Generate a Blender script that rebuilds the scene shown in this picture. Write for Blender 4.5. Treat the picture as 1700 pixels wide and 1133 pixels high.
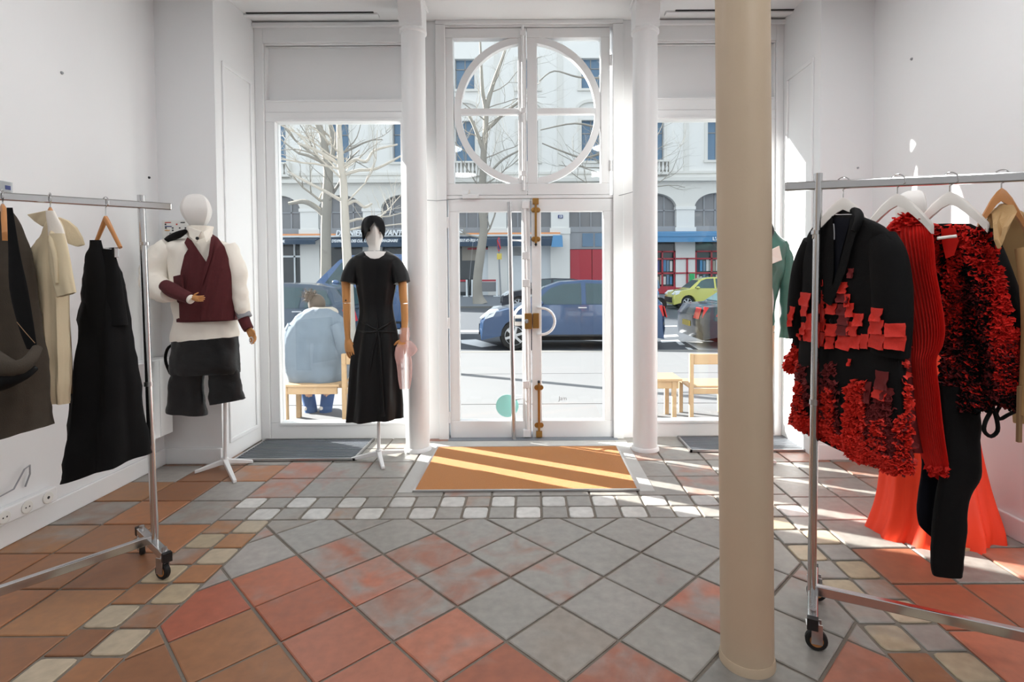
import bpy, bmesh, math, random
from mathutils import Vector, Matrix
from mathutils.bvhtree import BVHTree
from math import pi, sin, cos, radians, sqrt, hypot, atan2

random.seed(7)
for o in list(bpy.data.objects):
    bpy.data.objects.remove(o, do_unlink=True)
SC = bpy.context.scene
COL = SC.collection

# ------------------------------------------------------------------ camera
F, U0, V0, CH = 890.0, 882.0, 458.0, 1.35          # focal length and horizon in pixels of the 1700x1133 frame, eye height
PITCH, ROLL = radians(1.6), radians(0.35)
VP = V0 + F * math.tan(PITCH)
fwd = Vector((0, cos(PITCH), -sin(PITCH)))
_r = Vector((1, 0, 0)); _u = Vector((0, sin(PITCH), cos(PITCH)))
RV = _r * cos(ROLL) - _u * sin(ROLL)
UV = _u * cos(ROLL) + _r * sin(ROLL)
EYE = Vector((0, 0, CH))
cd = bpy.data.cameras.new('camera'); cam = bpy.data.objects.new('camera', cd); COL.objects.link(cam)
cd.sensor_width = 36.0; cd.lens = 36.0 * F / 1700.0
cd.shift_x = (850 - U0) / 1700.0; cd.shift_y = (VP - 566.5) / 1700.0
cd.clip_end = 300
cam.matrix_world = Matrix(((RV.x, UV.x, -fwd.x, 0), (RV.y, UV.y, -fwd.y, 0), (RV.z, UV.z, -fwd.z, CH), (0, 0, 0, 1)))
SC.camera = cam

# ------------------------------------------------------------------ sky, sun, exposure
SC.view_settings.view_transform = 'Standard'; SC.view_settings.look = 'None'
SC.view_settings.gamma = 1.0; SC.view_settings.use_curve_mapping = False
SC.view_settings.exposure = 0.0
w = bpy.data.worlds.new('sky'); SC.world = w; w.use_nodes = True
bg = w.node_tree.nodes['Background']
bg.inputs['Color'].default_value = (0.82, 0.91, 1.0, 1); bg.inputs['Strength'].default_value = 1.55
sl = bpy.data.lights.new('sun', 'SUN'); sl.energy = 26.0; sl.angle = radians(0.55); sl.color = (1.0, 0.965, 0.91)
sun = bpy.data.objects.new('sun', sl); COL.objects.link(sun)
SUN = Vector((0.89, -0.455, -0.428))
sun.rotation_euler = SUN.to_track_quat('-Z', 'Y').to_euler(); sun.location = (-14, 12, 10)

# ------------------------------------------------------------------ helpers
def ray(px, py):
    return fwd + RV * ((px - U0) / F) - UV * ((py - VP) / F)
def P(px, py, Y):
    d = ray(px, py); return EYE + d * (Y / d.y)
def G(px, py, z=0.0):
    d = ray(px, py); return EYE + d * ((z - CH) / d.z)
def s2l(c):
    c = c / 255.0
    return c / 12.92 if c <= 0.04045 else ((c + 0.055) / 1.055) ** 2.4
def lin(rgb):
    return tuple(s2l(c) for c in rgb) + (1.0,)
def ss(a, b, x):
    t = max(0.0, min(1.0, (x - a) / (b - a))); return t * t * (3 - 2 * t)

MATS = {}
def mat(name, rgb, rough=0.6, metal=0.0, var=0.06, nscale=8.0, bump=0.0, bscale=60.0, sheen=0.0, alpha=1.0, trans=0.0, spec=0.5, coat=0.0):
    if name in MATS: return MATS[name]
    m = bpy.data.materials.new(name); m.use_nodes = True
    nt = m.node_tree; b = nt.nodes['Principled BSDF']
    tc = nt.nodes.new('ShaderNodeTexCoord'); n = nt.nodes.new('ShaderNodeTexNoise')
    n.inputs['Scale'].default_value = nscale; n.inputs['Detail'].default_value = 4
    nt.links.new(tc.outputs['Object'], n.inputs['Vector'])
    mx = nt.nodes.new('ShaderNodeMix'); mx.data_type = 'RGBA'
    c = lin(rgb)
    mx.inputs['A'].default_value = tuple(max(0, v * (1 - var)) for v in c[:3]) + (1,)
    mx.inputs['B'].default_value = tuple(min(1, v * (1 + var)) for v in c[:3]) + (1,)
    nt.links.new(n.outputs['Fac'], mx.inputs['Factor']); nt.links.new(mx.outputs['Result'], b.inputs['Base Color'])
    b.inputs['Roughness'].default_value = rough; b.inputs['Metallic'].default_value = metal
    b.inputs['Specular IOR Level'].default_value = spec
    b.inputs['Alpha'].default_value = alpha
    b.inputs['Transmission Weight'].default_value = trans
    b.inputs['Coat Weight'].default_value = coat
    if sheen: b.inputs['Sheen Weight'].default_value = sheen
    if bump:
        n2 = nt.nodes.new('ShaderNodeTexNoise'); n2.inputs['Scale'].default_value = bscale; n2.inputs['Detail'].default_value = 3
        nt.links.new(tc.outputs['Object'], n2.inputs['Vector'])
        bp = nt.nodes.new('ShaderNodeBump'); bp.inputs['Strength'].default_value = bump; bp.inputs['Distance'].default_value = 0.01
        nt.links.new(n2.outputs['Fac'], bp.inputs['Height']); nt.links.new(bp.outputs['Normal'], b.inputs['Normal'])
    MATS[name] = m
    return m

def glassmat(name, tint=(1, 1, 1), refl=1.0):
    m = bpy.data.materials.new(name); m.use_nodes = True; nt = m.node_tree
    nt.nodes.remove(nt.nodes['Principled BSDF']); out = nt.nodes['Material Output']
    t = nt.nodes.new('ShaderNodeBsdfTransparent'); t.inputs['Color'].default_value = (*tint, 1)
    g = nt.nodes.new('ShaderNodeBsdfGlossy'); g.inputs['Roughness'].default_value = 0.02
    f = nt.nodes.new('ShaderNodeLayerWeight'); f.inputs['Blend'].default_value = 0.5
    pw_ = nt.nodes.new('ShaderNodeMath'); pw_.operation = 'POWER'; pw_.inputs[1].default_value = 5.0
    mul = nt.nodes.new('ShaderNodeMath'); mul.operation = 'MULTIPLY_ADD'; mul.inputs[1].default_value = 0.5*refl; mul.inputs[2].default_value = 0.035*refl
    ms = nt.nodes.new('ShaderNodeMixShader')
    nt.links.new(f.outputs['Facing'], pw_.inputs[0]); nt.links.new(pw_.outputs[0], mul.inputs[0]); nt.links.new(mul.outputs[0], ms.inputs['Fac'])
    nt.links.new(t.outputs[0], ms.inputs[1]); nt.links.new(g.outputs[0], ms.inputs[2]); nt.links.new(ms.outputs[0], out.inputs['Surface'])
    MATS[name] = m
    return m

def emit(name, rgb, s):
    m = bpy.data.materials.new(name); m.use_nodes = True; b = m.node_tree.nodes['Principled BSDF']
    b.inputs['Emission Color'].default_value = lin(rgb); b.inputs['Emission Strength'].default_value = s
    MATS[name] = m
    return m

ORG = {}
def tag(o, label=None, cat=None, group=None, kind=None):
    if label: o['label'] = label
    if cat: o['category'] = cat
    if group: o['group'] = group
    if kind: o['kind'] = kind
    return o
def thing(name, loc, label=None, cat=None, group=None, kind=None):
    o = bpy.data.objects.new(name, None); COL.objects.link(o); o.location = loc; o.empty_display_size = 0.1
    ORG[o.name] = Vector(loc)
    return tag(o, label, cat, group, kind)

class MB:
    def __init__(s): s.v = []; s.f = []
    def add(s, vs, fs):
        k = len(s.v); s.v += [Vector(p) for p in vs]; s.f += [tuple(i + k for i in f) for f in fs]; return s
    def box(s, x0, x1, y0, y1, z0, z1):
        return s.add([(x0,y0,z0),(x1,y0,z0),(x1,y1,z0),(x0,y1,z0),(x0,y0,z1),(x1,y0,z1),(x1,y1,z1),(x0,y1,z1)],
                     [(0,3,2,1),(4,5,6,7),(0,1,5,4),(1,2,6,5),(2,3,7,6),(3,0,4,7)])
    def obox(s, c, ax, ay, az, hx, hy, hz):
        c = Vector(c); ax, ay, az = Vector(ax), Vector(ay), Vector(az); vs = []
        for k in (-1, 1):
            for i, j in ((-1,-1),(1,-1),(1,1),(-1,1)):
                vs.append(c + ax*hx*i + ay*hy*j + az*hz*k)
        return s.add(vs, [(0,3,2,1),(4,5,6,7),(0,1,5,4),(1,2,6,5),(2,3,7,6),(3,0,4,7)])
    def tube(s, pts, r, n=10, caps=True, flat=1.0, up=None):
        pts = [Vector(p) for p in pts]
        rs = r if isinstance(r, (list, tuple)) else [r] * len(pts)
        rings = []; prev = None
        for i, p in enumerate(pts):
            d = (pts[min(i+1, len(pts)-1)] - pts[max(i-1, 0)]).normalized()
            if prev is None:
                a = Vector(up) if up else (Vector((0,0,1)) if abs(d.z) < 0.9 else Vector((1,0,0)))
            else: a = prev
            a = (a - d * a.dot(d)); a = a.normalized() if a.length > 1e-6 else d.orthogonal().normalized()
            prev = a; b = d.cross(a)
            rings.append([p + a*rs[i]*cos(2*pi*k/n) + b*rs[i]*flat*sin(2*pi*k/n) for k in range(n)])
        return s.rings(rings, caps)
    def rings(s, rings, caps=(True)):
        k0 = len(s.v); n = len(rings[0]); fs = []
        for i in range(len(rings)-1):
            for k in range(n):
                a = i*n+k; b = i*n+(k+1) % n; fs.append((a, b, b+n, a+n))
        if caps in (True, 'both', 'bottom'): fs.append(tuple(range(n))[::-1])
        if caps in (True, 'both', 'top'): fs.append(tuple(range((len(rings)-1)*n, len(rings)*n)))
        return s.add([p for r in rings for p in r], fs)
    def lathe(s, prof, c, n=24, axis='Z', caps=True):
        c = Vector(c); rings = []
        for r, h in prof:
            ring = []
            for k in range(n):
                a = 2*pi*k/n
                if axis == 'Z': ring.append(c + Vector((r*cos(a), r*sin(a), h)))
                elif axis == 'Y': ring.append(c + Vector((r*cos(a), h, r*sin(a))))
                else: ring.append(c + Vector((h, r*cos(a), r*sin(a))))
            rings.append(ring)
        return s.rings(rings, caps)
    def prism(s, poly, y0, y1):           # polygon in XZ, thickness along Y
        n = len(poly)
        vs = [(p[0], y0, p[1]) for p in poly] + [(p[0], y1, p[1]) for p in poly]
        fs = [tuple(range(n)), tuple(range(n, 2*n))[::-1]] + [(i, i+n, (i+1) % n+n, (i+1) % n) for i in range(n)]
        return s.add(vs, fs)
    def slab(s, pts, off):                # any 3D polygon given a thickness vector
        n = len(pts); off = Vector(off)
        vs = [Vector(p) for p in pts] + [Vector(p)+off for p in pts]
        return s.add(vs, [tuple(range(n)), tuple(range(n, 2*n))[::-1]] + [(i, i+n, (i+1) % n+n, (i+1) % n) for i in range(n)])
    def ball(s, c, rx, ry, rz, n=16, m=10):
        rings = []
        for i in range(m+1):
            t = pi*i/m; t = max(0.06, min(pi-0.06, t))
            rings.append([Vector(c)+Vector((rx*sin(t)*cos(2*pi*k/n), ry*sin(t)*sin(2*pi*k/n), -rz*cos(t))) for k in range(n)])
        return s.rings(rings)
    def mesh(s, name, off=Vector((0,0,0)), smooth=False, angle=None):
        me = bpy.data.meshes.new(name); me.from_pydata([tuple(v-off) for v in s.v], [], s.f); me.validate()
        bm = bmesh.new(); bm.from_mesh(me); bmesh.ops.recalc_face_normals(bm, faces=bm.faces); bm.to_mesh(me); bm.free()
        if smooth:
            for p in me.polygons: p.use_smooth = True
            if angle:
                bm = bmesh.new(); bm.from_mesh(me)
                for e in bm.edges:
                    if len(e.link_faces) == 2 and e.calc_face_angle(0) > radians(angle): e.smooth = False
                bm.to_mesh(me); bm.free()
        return me
    def build(s, name, m, parent=None, smooth=False, angle=40, bevel=0.0, sub=0, label=None, cat=None, group=None, kind=None):
        if parent is not None: off = ORG[parent.name]
        else:
            xs = [v.x for v in s.v]; ys = [v.y for v in s.v]; zs = [v.z for v in s.v]
            off = Vector(((min(xs)+max(xs))/2, (min(ys)+max(ys))/2, min(zs)))
        me = s.mesh(name, off, smooth, angle); me.materials.append(MATS[m] if isinstance(m, str) else m)
        o = bpy.data.objects.new(name, me); COL.objects.link(o)
        if parent is not None: o.parent = parent
        else: o.location = off
        ORG[o.name] = off
        if bevel:
            b = o.modifiers.new('bevel', 'BEVEL'); b.width = bevel; b.segments = 2; b.limit_method = 'ANGLE'
        if sub:
            b = o.modifiers.new('sub', 'SUBSURF'); b.levels = sub; b.render_levels = sub
        return tag(o, label, cat, group, kind)
    def bvh(s): return BVHTree.FromPolygons([tuple(v) for v in s.v], s.f)

def catmull(rows, m):
    out = []; n = len(rows)
    for i in range(n-1):
        p0, p1, p2, p3 = rows[max(i-1, 0)], rows[i], rows[i+1], rows[min(i+2, n-1)]
        for k in range(m):
            t = k/m
            out.append(tuple(0.5*((2*b)+(-a+c)*t+(2*a-5*b+4*c-d)*t*t+(-a+3*b-3*c+d)*t**3) for a, b, c, d in zip(p0, p1, p2, p3)))
    out.append(tuple(rows[-1])); return out

def sil(rows, Y, dep=0.6, n=40, m=4, amp=0.0, freq=9, ph=0.0, drift=0.0, sup=2.2, grow=True, caps=False, mb=None, yoff=0.0, maxd=9.0, ridge=0.0, amp2=0.0, slope=0.0, yaw=0.0):
    """A tube of cloth (or a head, or a body) through measured rows (py, x_left, x_right, slant): each row a rounded ring with real depth."""
    rows = [tuple(r)+(0.0,)*(4-len(r)) for r in rows]
    rr = catmull(rows, m); rings = []; N = len(rr)
    for i, (py, xl, xr, sk) in enumerate(rr):
        cx = (xl+xr)/2; c = P(cx, py, Y); hw = max(0.002, (P(xr, py, Y).x-P(xl, py, Y).x)/2); hd = min(hw*dep, maxd)
        zz = (P(cx, py+1, Y)-P(cx, py, Y)).z
        g = (i/(N-1)) if grow else 1.0; ring = []
        for k in range(n):
            a = 2*pi*k/n; ca, sa = cos(a), sin(a)
            x = math.copysign(abs(ca)**(2/sup), ca); y = math.copysign(abs(sa)**(2/sup), sa)
            fo = 1 + g*amp*sin(freq*a+ph+drift*i/N) + g*amp2*sin(freq*2.3*a+1.7*ph+i*0.23)
            rd = 1
            if ridge and sa < 0: y = -(1+ridge)*(1-abs(x)**1.35)
            if slope:
                q = cx+(xr-xl)/2*x*(1+(fo-1)*0.35); Yv = Y+yoff+slope*(cx-q)*Y/F; b3 = P(q, py+sk*0.5*x, Yv)
                nn = Vector((slope, 1, 0)).normalized(); ring.append(b3+nn*hd*y*fo*rd)
            elif yaw:
                ring.append(Vector((c.x+hw*x*cos(yaw)-hd*y*sin(yaw), Y+yoff+hw*x*sin(yaw)+hd*y*cos(yaw), c.z)))
            else:
                ring.append(Vector((c.x+hw*x*(1+(fo-1)*0.35), Y+yoff+hd*y*fo*rd, c.z+zz*sk*0.5*x)))
        rings.append(ring)
    mb = mb or MB(); mb.rings(rings, caps); return mb

def pxtube(path, Y, n=12, mb=None, dep=1.0, m=3, amp=0.0, freq=5):
    """tube along measured points (px, py, radius_px[, depth offset])"""
    path = [tuple(p)+(0.0,)*(4-len(p)) for p in path]
    pts = catmull(path, m); mb = mb or MB(); P3 = []; R = []
    for px, py, r, dy in pts:
        p = P(px, py, Y+dy); P3.append(p); R.append(max(0.001, r*(Y+dy)/F))
    mb.tube(P3, R, n, True, dep); return mb

def text(name, body, p, h, m, parent, width=None, shear=0.0, rz=0.0, ext=0.004, off=0.0, align='LEFT'):
    c = bpy.data.curves.new(name, 'FONT'); c.body = body; c.size = h*1.38; c.shear = shear; c.extrude = ext; c.offset = off; c.align_x = align
    t = bpy.data.objects.new(name, c); COL.objects.link(t); bpy.context.view_layer.update()
    me = bpy.data.meshes.new_from_object(t.evaluated_get(bpy.context.evaluated_depsgraph_get()))
    bpy.data.objects.remove(t, do_unlink=True); me.materials.clear(); me.materials.append(MATS[m])
    xs = [v.co.x for v in me.vertices]; k = width/(max(xs)-min(xs)) if width else 1.0
    o = bpy.data.objects.new(name, me); COL.objects.link(o)
    o.parent = parent; o.location = Vector(p)-ORG[parent.name]; o.rotation_euler = (pi/2, 0, rz); o.scale.x = k
    ORG[o.name] = ORG[parent.name]
    return o

def surf(trees, px, py):
    d = ray(px, py).normalized(); best = None
    for t in trees:
        h = t.ray_cast(EYE, d)
        if h[0] is not None and (best is None or h[3] < best[2]): best = (h[0], h[1] if h[1].dot(d) < 0 else -h[1], h[3])
    return best
def drape(poly, trees, off=.004, th=.008, step=7.0, wave=0.0):
    """a piece of cloth with its own outline and thickness, laid onto another surface"""
    bm = bmesh.new(); bm.faces.new([bm.verts.new((x, y, 0)) for x, y in poly]); bmesh.ops.triangulate(bm, faces=bm.faces[:])
    for _ in range(4):
        es = [e for e in bm.edges if e.calc_length() > step]
        if not es: break
        bmesh.ops.subdivide_edges(bm, edges=es, cuts=1); bmesh.ops.triangulate(bm, faces=[f for f in bm.faces if len(f.verts) > 3])
    bm.verts.ensure_lookup_table(); bm.verts.index_update()
    D = [surf(trees, v.co.x, v.co.y) for v in bm.verts]; ok = [h[2] for h in D if h]
    av = sum(ok)/max(1, len(ok)) if ok else 2.0
    fr_, bk = [], []
    for v, h in zip(bm.verts, D):
        d = ray(v.co.x, v.co.y).normalized(); l = h[2] if h else min(((hh[2], (v2.co-v.co).length) for v2, hh in zip(bm.verts, D) if hh), key=lambda q: q[1], default=(av, 0))[0]
        l -= off+wave*(1+sin(v.co.x*.35+v.co.y*.08)); fr_.append(EYE+d*(l-th)); bk.append(EYE+d*l)
    n = len(fr_); fs = [tuple(v.index for v in f.verts) for f in bm.faces]
    fs2 = fs+[tuple(i+n for i in f[::-1]) for f in fs]
    for e in bm.edges:
        if len(e.link_faces) == 1: a, b = e.verts[0].index, e.verts[1].index; fs2.append((a, b, b+n, a+n))
    bm.free(); return MB().add(fr_+bk, fs2)

TEXS = {}
def wrinkle(o, st=.02, size=.12, mid=.5):
    if size not in TEXS:
        t = bpy.data.textures.new('cloth_folds', 'CLOUDS'); t.noise_scale = size; t.noise_depth = 2; TEXS[size] = t
    m = o.modifiers.new('folds', 'DISPLACE'); m.texture = TEXS[size]; m.strength = st; m.mid_level = mid; m.texture_coords = 'LOCAL'
    return o

def copy_tree(o, parent=None):
    c = o.copy(); COL.objects.link(c); c.parent = parent
    for ch in o.children: copy_tree(ch, c)
    return c

# ------------------------------------------------------------------ materials
mat('paint_white', (232, 233, 234), 0.55, var=0.012, nscale=3, bump=0.03, bscale=90)
mat('joinery_white', (234, 235, 236), 0.38, var=0.012, nscale=3)
mat('column_white', (232, 233, 234), 0.42, var=0.015, nscale=3)
mat('column_beige', (198, 178, 152), 0.5, var=0.05, nscale=5, bump=0.04, bscale=120)
mat('grout', (120, 112, 102), 0.9, var=0.2, nscale=14, bump=0.3)
mat('chrome', (205, 205, 205), 0.16, 1.0, var=0.03)
mat('steel', (190, 190, 192), 0.28, 1.0, var=0.03)
mat('brass', (168, 126, 70), 0.35, 0.85, var=0.08, nscale=20)
mat('black_plastic', (22, 22, 23), 0.5)
mat('rubber', (18, 18, 18), 0.7)
mat('slat_metal', (132, 136, 142), 0.45, 0.5, var=0.1)
mat('dark_metal', (58, 60, 64), 0.42, 0.6, var=0.1)
mat('coir', (184, 116, 50), 0.95, var=0.16, nscale=120, bump=0.6, bscale=400, sheen=0.35)
MATS['coir'].node_tree.nodes['Principled BSDF'].inputs['Sheen Roughness'].default_value = 0.35
MATS['coir'].node_tree.nodes['Principled BSDF'].inputs['Sheen Tint'].default_value = (1.0, 0.9, 0.76, 1)
mat('mannequin_white', (232, 229, 225), 0.6, var=0.02)
mat('wood_arm', (206, 146, 86), 0.45, var=0.1, nscale=10)
mat('wood_light', (182, 152, 116), 0.5, var=0.1, nscale=12)
mat('wood_hanger', (190, 130, 76), 0.45, var=0.12, nscale=15)
mat('hanger_white', (232, 228, 222), 0.45)
mat('stand_white', (232, 232, 232), 0.35)
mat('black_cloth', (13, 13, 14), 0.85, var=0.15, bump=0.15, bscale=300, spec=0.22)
mat('black_jersey', (11, 12, 14), 0.45, var=0.15, spec=0.3)
mat('black_taffeta', (18, 19, 21), 0.45, var=0.25, nscale=14, bump=0.35, bscale=24, spec=0.4)
mat('navy_cloth', (10, 13, 24), 0.85, var=0.1, spec=0.22)
mat('brown_wool', (62, 54, 44), 0.9, var=0.18, nscale=30, bump=0.2, bscale=300)
mat('cream_cloth', (222, 207, 174), 0.8, var=0.05, bump=0.1, bscale=60)
mat('cream_shirt', (244, 238, 227), 0.8, var=0.04, bump=0.15, bscale=40)
mat('tan_cloth', (142, 112, 80), 0.85, var=0.08)
mat('burgundy', (84, 30, 34), 0.9, var=0.18, nscale=60, bump=0.2, bscale=250)
mat('grey_cloth', (150, 152, 156), 0.8)
mat('red_knit', (222, 30, 18), 0.8, var=0.1, nscale=10)
mat('red_patch', (222, 44, 28), 0.6, var=0.22, nscale=14, bump=0.25, bscale=50)
mat('dark_red', (110, 20, 22), 0.75, var=0.25, nscale=14)
mat('orange_gown', (250, 62, 22), 0.6, var=0.06)
mat('teal_satin', (74, 118, 106), 0.28, var=0.3, nscale=9, bump=0.2, bscale=14)
mat('trench', (176, 142, 96), 0.8, var=0.08, nscale=10, bump=0.1)
mat('pink_tulle', (248, 206, 200), 0.7, alpha=0.38, var=0.06)
mat('turban', (10, 10, 14), 0.7, spec=0.22)
mat('border_stone', (182, 181, 178), 0.6, var=0.08, nscale=6, bump=0.1)
mat('paper', (226, 226, 222), 0.6)
mat('ink', (40, 40, 42), 0.7)
mat('ink_red', (196, 60, 44), 0.7)
mat('ink_blue', (70, 80, 130), 0.7)
mat('ink_orange', (226, 170, 100), 0.7)
mat('threshold', (128, 134, 142), 0.5, 0.3)
mat('teal_sticker', (150, 214, 208), 0.5, alpha=0.75)
mat('clear_plate', (214, 220, 224), 0.2, alpha=0.5)
glassmat('glass', (0.985, 0.995, 0.99), 0.8)
# outside
mat('sidewalk', (114, 115, 117), 0.8, var=0.06, nscale=1.5, bump=0.05)
mat('kerb', (120, 119, 116), 0.8)
mat('asphalt', (74, 79, 86), 0.85, var=0.08, nscale=2.0)
mat('far_walk', (112, 118, 126), 0.85, var=0.06, nscale=1)
mat('road_paint', (232, 234, 236), 0.6)
mat('stone', (222, 219, 212), 0.85, var=0.06, nscale=0.5)
mat('stone_light', (232, 230, 225), 0.85, var=0.04, nscale=0.6)
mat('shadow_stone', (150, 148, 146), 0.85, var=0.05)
mat('zinc', (150, 152, 156), 0.6)
mat('pane_blue', (96, 126, 152), 0.12, 0.0, var=0.12, nscale=1.0)
mat('pane_dark', (44, 52, 56), 0.12, var=0.3, nscale=1.2)
mat('pane_grey', (126, 126, 128), 0.2, var=0.12, nscale=0.8)
mat('awning_navy', (52, 72, 92), 0.8, var=0.08)
mat('awning_blue', (86, 142, 186), 0.7, var=0.05)
mat('letter', (240, 242, 244), 0.6)
mat('orange_strip', (232, 158, 104), 0.6)
mat('shop_red', (178, 52, 66), 0.6, var=0.08)
mat('shop_white', (220, 224, 226), 0.7)
mat('green_poster', (60, 178, 104), 0.6)
mat('bark', (176, 170, 160), 0.9, var=0.2, nscale=3.0, bump=0.3, bscale=9)
mat('bark_far', (158, 152, 142), 0.9, var=0.2, nscale=1.6)
mat('car_blue', (56, 82, 118), 0.18, 0.35, var=0.03, coat=0.6)
mat('car_dark', (36, 42, 54), 0.2, 0.3, var=0.03, coat=0.6)
mat('car_slate', (66, 80, 96), 0.2, 0.3, var=0.03, coat=0.6)
mat('van_blue', (74, 100, 140), 0.25, 0.2, var=0.03, coat=0.5)
mat('car_yellow', (206, 202, 104), 0.22, 0.1, var=0.03, coat=0.5)
mat('car_glass', (44, 70, 76), 0.06, 0.0, var=0.2, nscale=3, spec=0.8)
mat('alloy', (202, 204, 208), 0.3, 0.7)
mat('lamp_clear', (226, 230, 232), 0.12)
mat('lamp_red', (208, 36, 34), 0.25)
mat('plate_yellow', (222, 198, 92), 0.5)
mat('plate_white', (230, 230, 228), 0.5)
mat('coat_grey', (104, 116, 128), 0.85, var=0.08, nscale=5, bump=0.1)
mat('fleece', (170, 162, 150), 0.95, var=0.1, bump=0.4)
mat('jeans', (64, 92, 136), 0.85, var=0.12, nscale=12)
mat('skin', (204, 164, 138), 0.6)
mat('hair', (84, 72, 62), 0.8, var=0.3, nscale=40, bump=0.4, bscale=120)
mat('shoe', (224, 222, 218), 0.6)
# ================================================================== THE ROOM
DP = 4.47                                             # depth of the shopfront plane
def DX(px): return P(px, 390, DP).x
def DZ(py): return P(882, py, DP).z
XL, XR = -2.67, 2.45
YB = -3.2
CEIL = DZ(39)
# ---- floor
floor = MB().box(XL-0.1, XR+0.1, YB, 4.62, -0.10, -0.007).build('floor', 'grout', kind='structure')

tm = bpy.data.materials.new('terracotta'); tm.use_nodes = True; MATS['terracotta'] = tm
nt = tm.node_tree; b = nt.nodes['Principled BSDF']; N = nt.nodes.new; L = nt.links.new
oi = N('ShaderNodeObjectInfo'); tc = N('ShaderNodeTexCoord'); ad = N('ShaderNodeVectorMath'); ad.operation = 'ADD'
cr = N('ShaderNodeCombineXYZ'); ml = N('ShaderNodeMath'); ml.operation = 'MULTIPLY'; ml.inputs[1].default_value = 37.0
L(oi.outputs['Random'], ml.inputs[0]); L(ml.outputs[0], cr.inputs[0]); L(ml.outputs[0], cr.inputs[1])
L(tc.outputs['Object'], ad.inputs[0]); L(cr.outputs[0], ad.inputs[1])
n1 = N('ShaderNodeTexNoise'); n1.inputs['Scale'].default_value = 5.5; n1.inputs['Detail'].default_value = 5; n1.inputs['Distortion'].default_value = 0.6
n2 = N('ShaderNodeTexNoise'); n2.inputs['Scale'].default_value = 22; n2.inputs['Detail'].default_value = 6
L(ad.outputs[0], n1.inputs['Vector']); L(ad.outputs[0], n2.inputs['Vector'])
# grey window sheen painted over uneven tile tone: factor = smoothstep(noise + tile amount)
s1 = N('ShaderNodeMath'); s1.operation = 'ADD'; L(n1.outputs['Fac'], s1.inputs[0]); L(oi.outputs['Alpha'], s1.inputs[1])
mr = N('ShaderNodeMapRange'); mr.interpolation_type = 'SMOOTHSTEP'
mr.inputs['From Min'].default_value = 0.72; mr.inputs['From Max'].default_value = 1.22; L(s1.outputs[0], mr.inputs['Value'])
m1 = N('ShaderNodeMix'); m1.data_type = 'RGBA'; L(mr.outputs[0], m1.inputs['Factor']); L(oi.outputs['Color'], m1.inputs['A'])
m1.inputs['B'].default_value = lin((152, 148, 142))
m2 = N('ShaderNodeMix'); m2.data_type = 'RGBA'; m2.blend_type = 'MULTIPLY'; m2.inputs['Factor'].default_value = 0.55
r2 = N('ShaderNodeMapRange'); r2.inputs['From Min'].default_value = 0.3; r2.inputs['From Max'].default_value = 0.75
r2.inputs['To Min'].default_value = 0.62; r2.inputs['To Max'].default_value = 1.12
L(n2.outputs['Fac'], r2.inputs['Value']); L(m1.outputs['Result'], m2.inputs['A']); L(r2.outputs[0], m2.inputs['B']); L(m2.outputs['Result'], b.inputs['Base Color'])
rr = N('ShaderNodeMapRange'); rr.inputs['To Min'].default_value = 0.30; rr.inputs['To Max'].default_value = 0.55
L(n2.outputs['Fac'], rr.inputs['Value']); L(rr.outputs[0], b.inputs['Roughness'])
bp = N('ShaderNodeBump'); bp.inputs['Strength'].default_value = 0.12; bp.inputs['Distance'].default_value = 0.01
L(n1.outputs['Fac'], bp.inputs['Height']); L(bp.outputs['Normal'], b.inputs['Normal'])

def clip(poly, a, bb, c):                              # keep a*x+b*y<=c
    out = []
    for i in range(len(poly)):
        p, q = poly[i], poly[(i+1) % len(poly)]
        dp = a*p[0]+bb*p[1]-c; dq = a*q[0]+bb*q[1]-c
        if dp <= 0: out.append(p)
        if dp*dq < 0:
            t = dp/(dp-dq); out.append((p[0]+(q[0]-p[0])*t, p[1]+(q[1]-p[1])*t))
    return out
def cliprect(poly, x0, x1, y0, y1):
    for a, bb, c in ((1,0,x1),(-1,0,-x0),(0,1,y1),(0,-1,-y0)):
        poly = clip(poly, a, bb, c)
        if len(poly) < 3: return []
    return poly
def area(p): return abs(sum(p[i][0]*p[(i+1) % len(p)][1]-p[(i+1) % len(p)][0]*p[i][1] for i in range(len(p))))/2
def inset(poly, d):
    n = len(poly); out = []
    A = sum(poly[i][0]*poly[(i+1) % n][1]-poly[(i+1) % n][0]*poly[i][1] for i in range(n))
    sg = 1 if A > 0 else -1
    for i in range(n):
        p0, p1, p2 = Vector(poly[i-1]), Vector(poly[i]), Vector(poly[(i+1) % n])
        d1 = (p1-p0).normalized(); d2 = (p2-p1).normalized()
        n1 = Vector((-d1.y, d1.x))*sg; n2 = Vector((-d2.y, d2.x))*sg
        k = 1+n1.dot(n2); out.append(tuple(p1+(n1+n2)*(d/max(k, 0.25))))
    return out
def rounded(poly, r):
    out = []; n = len(poly)
    for i in range(n):
        p0, p1, p2 = Vector(poly[i-1]), Vector(poly[i]), Vector(poly[(i+1) % n])
        a = p1+(p0-p1).normalized()*r; c = p1+(p2-p1).normalized()*r
        out += [tuple(a), tuple((a+c)/4+p1/2), tuple(c)]
    return out
TM = {}
def tile_mesh(poly, key=None):
    if key and key in TM: return TM[key]
    n = len(poly); top = inset(poly, 0.004); mb = MB()
    vs = [(p[0], p[1], -0.012) for p in poly]+[(p[0], p[1], -0.003) for p in poly]+[(p[0], p[1], 0.0) for p in top]
    fs = [tuple(range(2*n, 3*n))]
    for i in range(n):
        j = (i+1) % n; fs += [(i, j, j+n, i+n), (i+n, j+n, j+2*n, i+2*n)]
    mb.add(vs, fs); me = mb.mesh('tile'); me.materials.append(tm)
    if key: TM[key] = me
    return me
TERRA = [(170, 100, 72), (162, 96, 70), (178, 106, 80), (164, 92, 70), (154, 100, 76), (176, 112, 88)]
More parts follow.
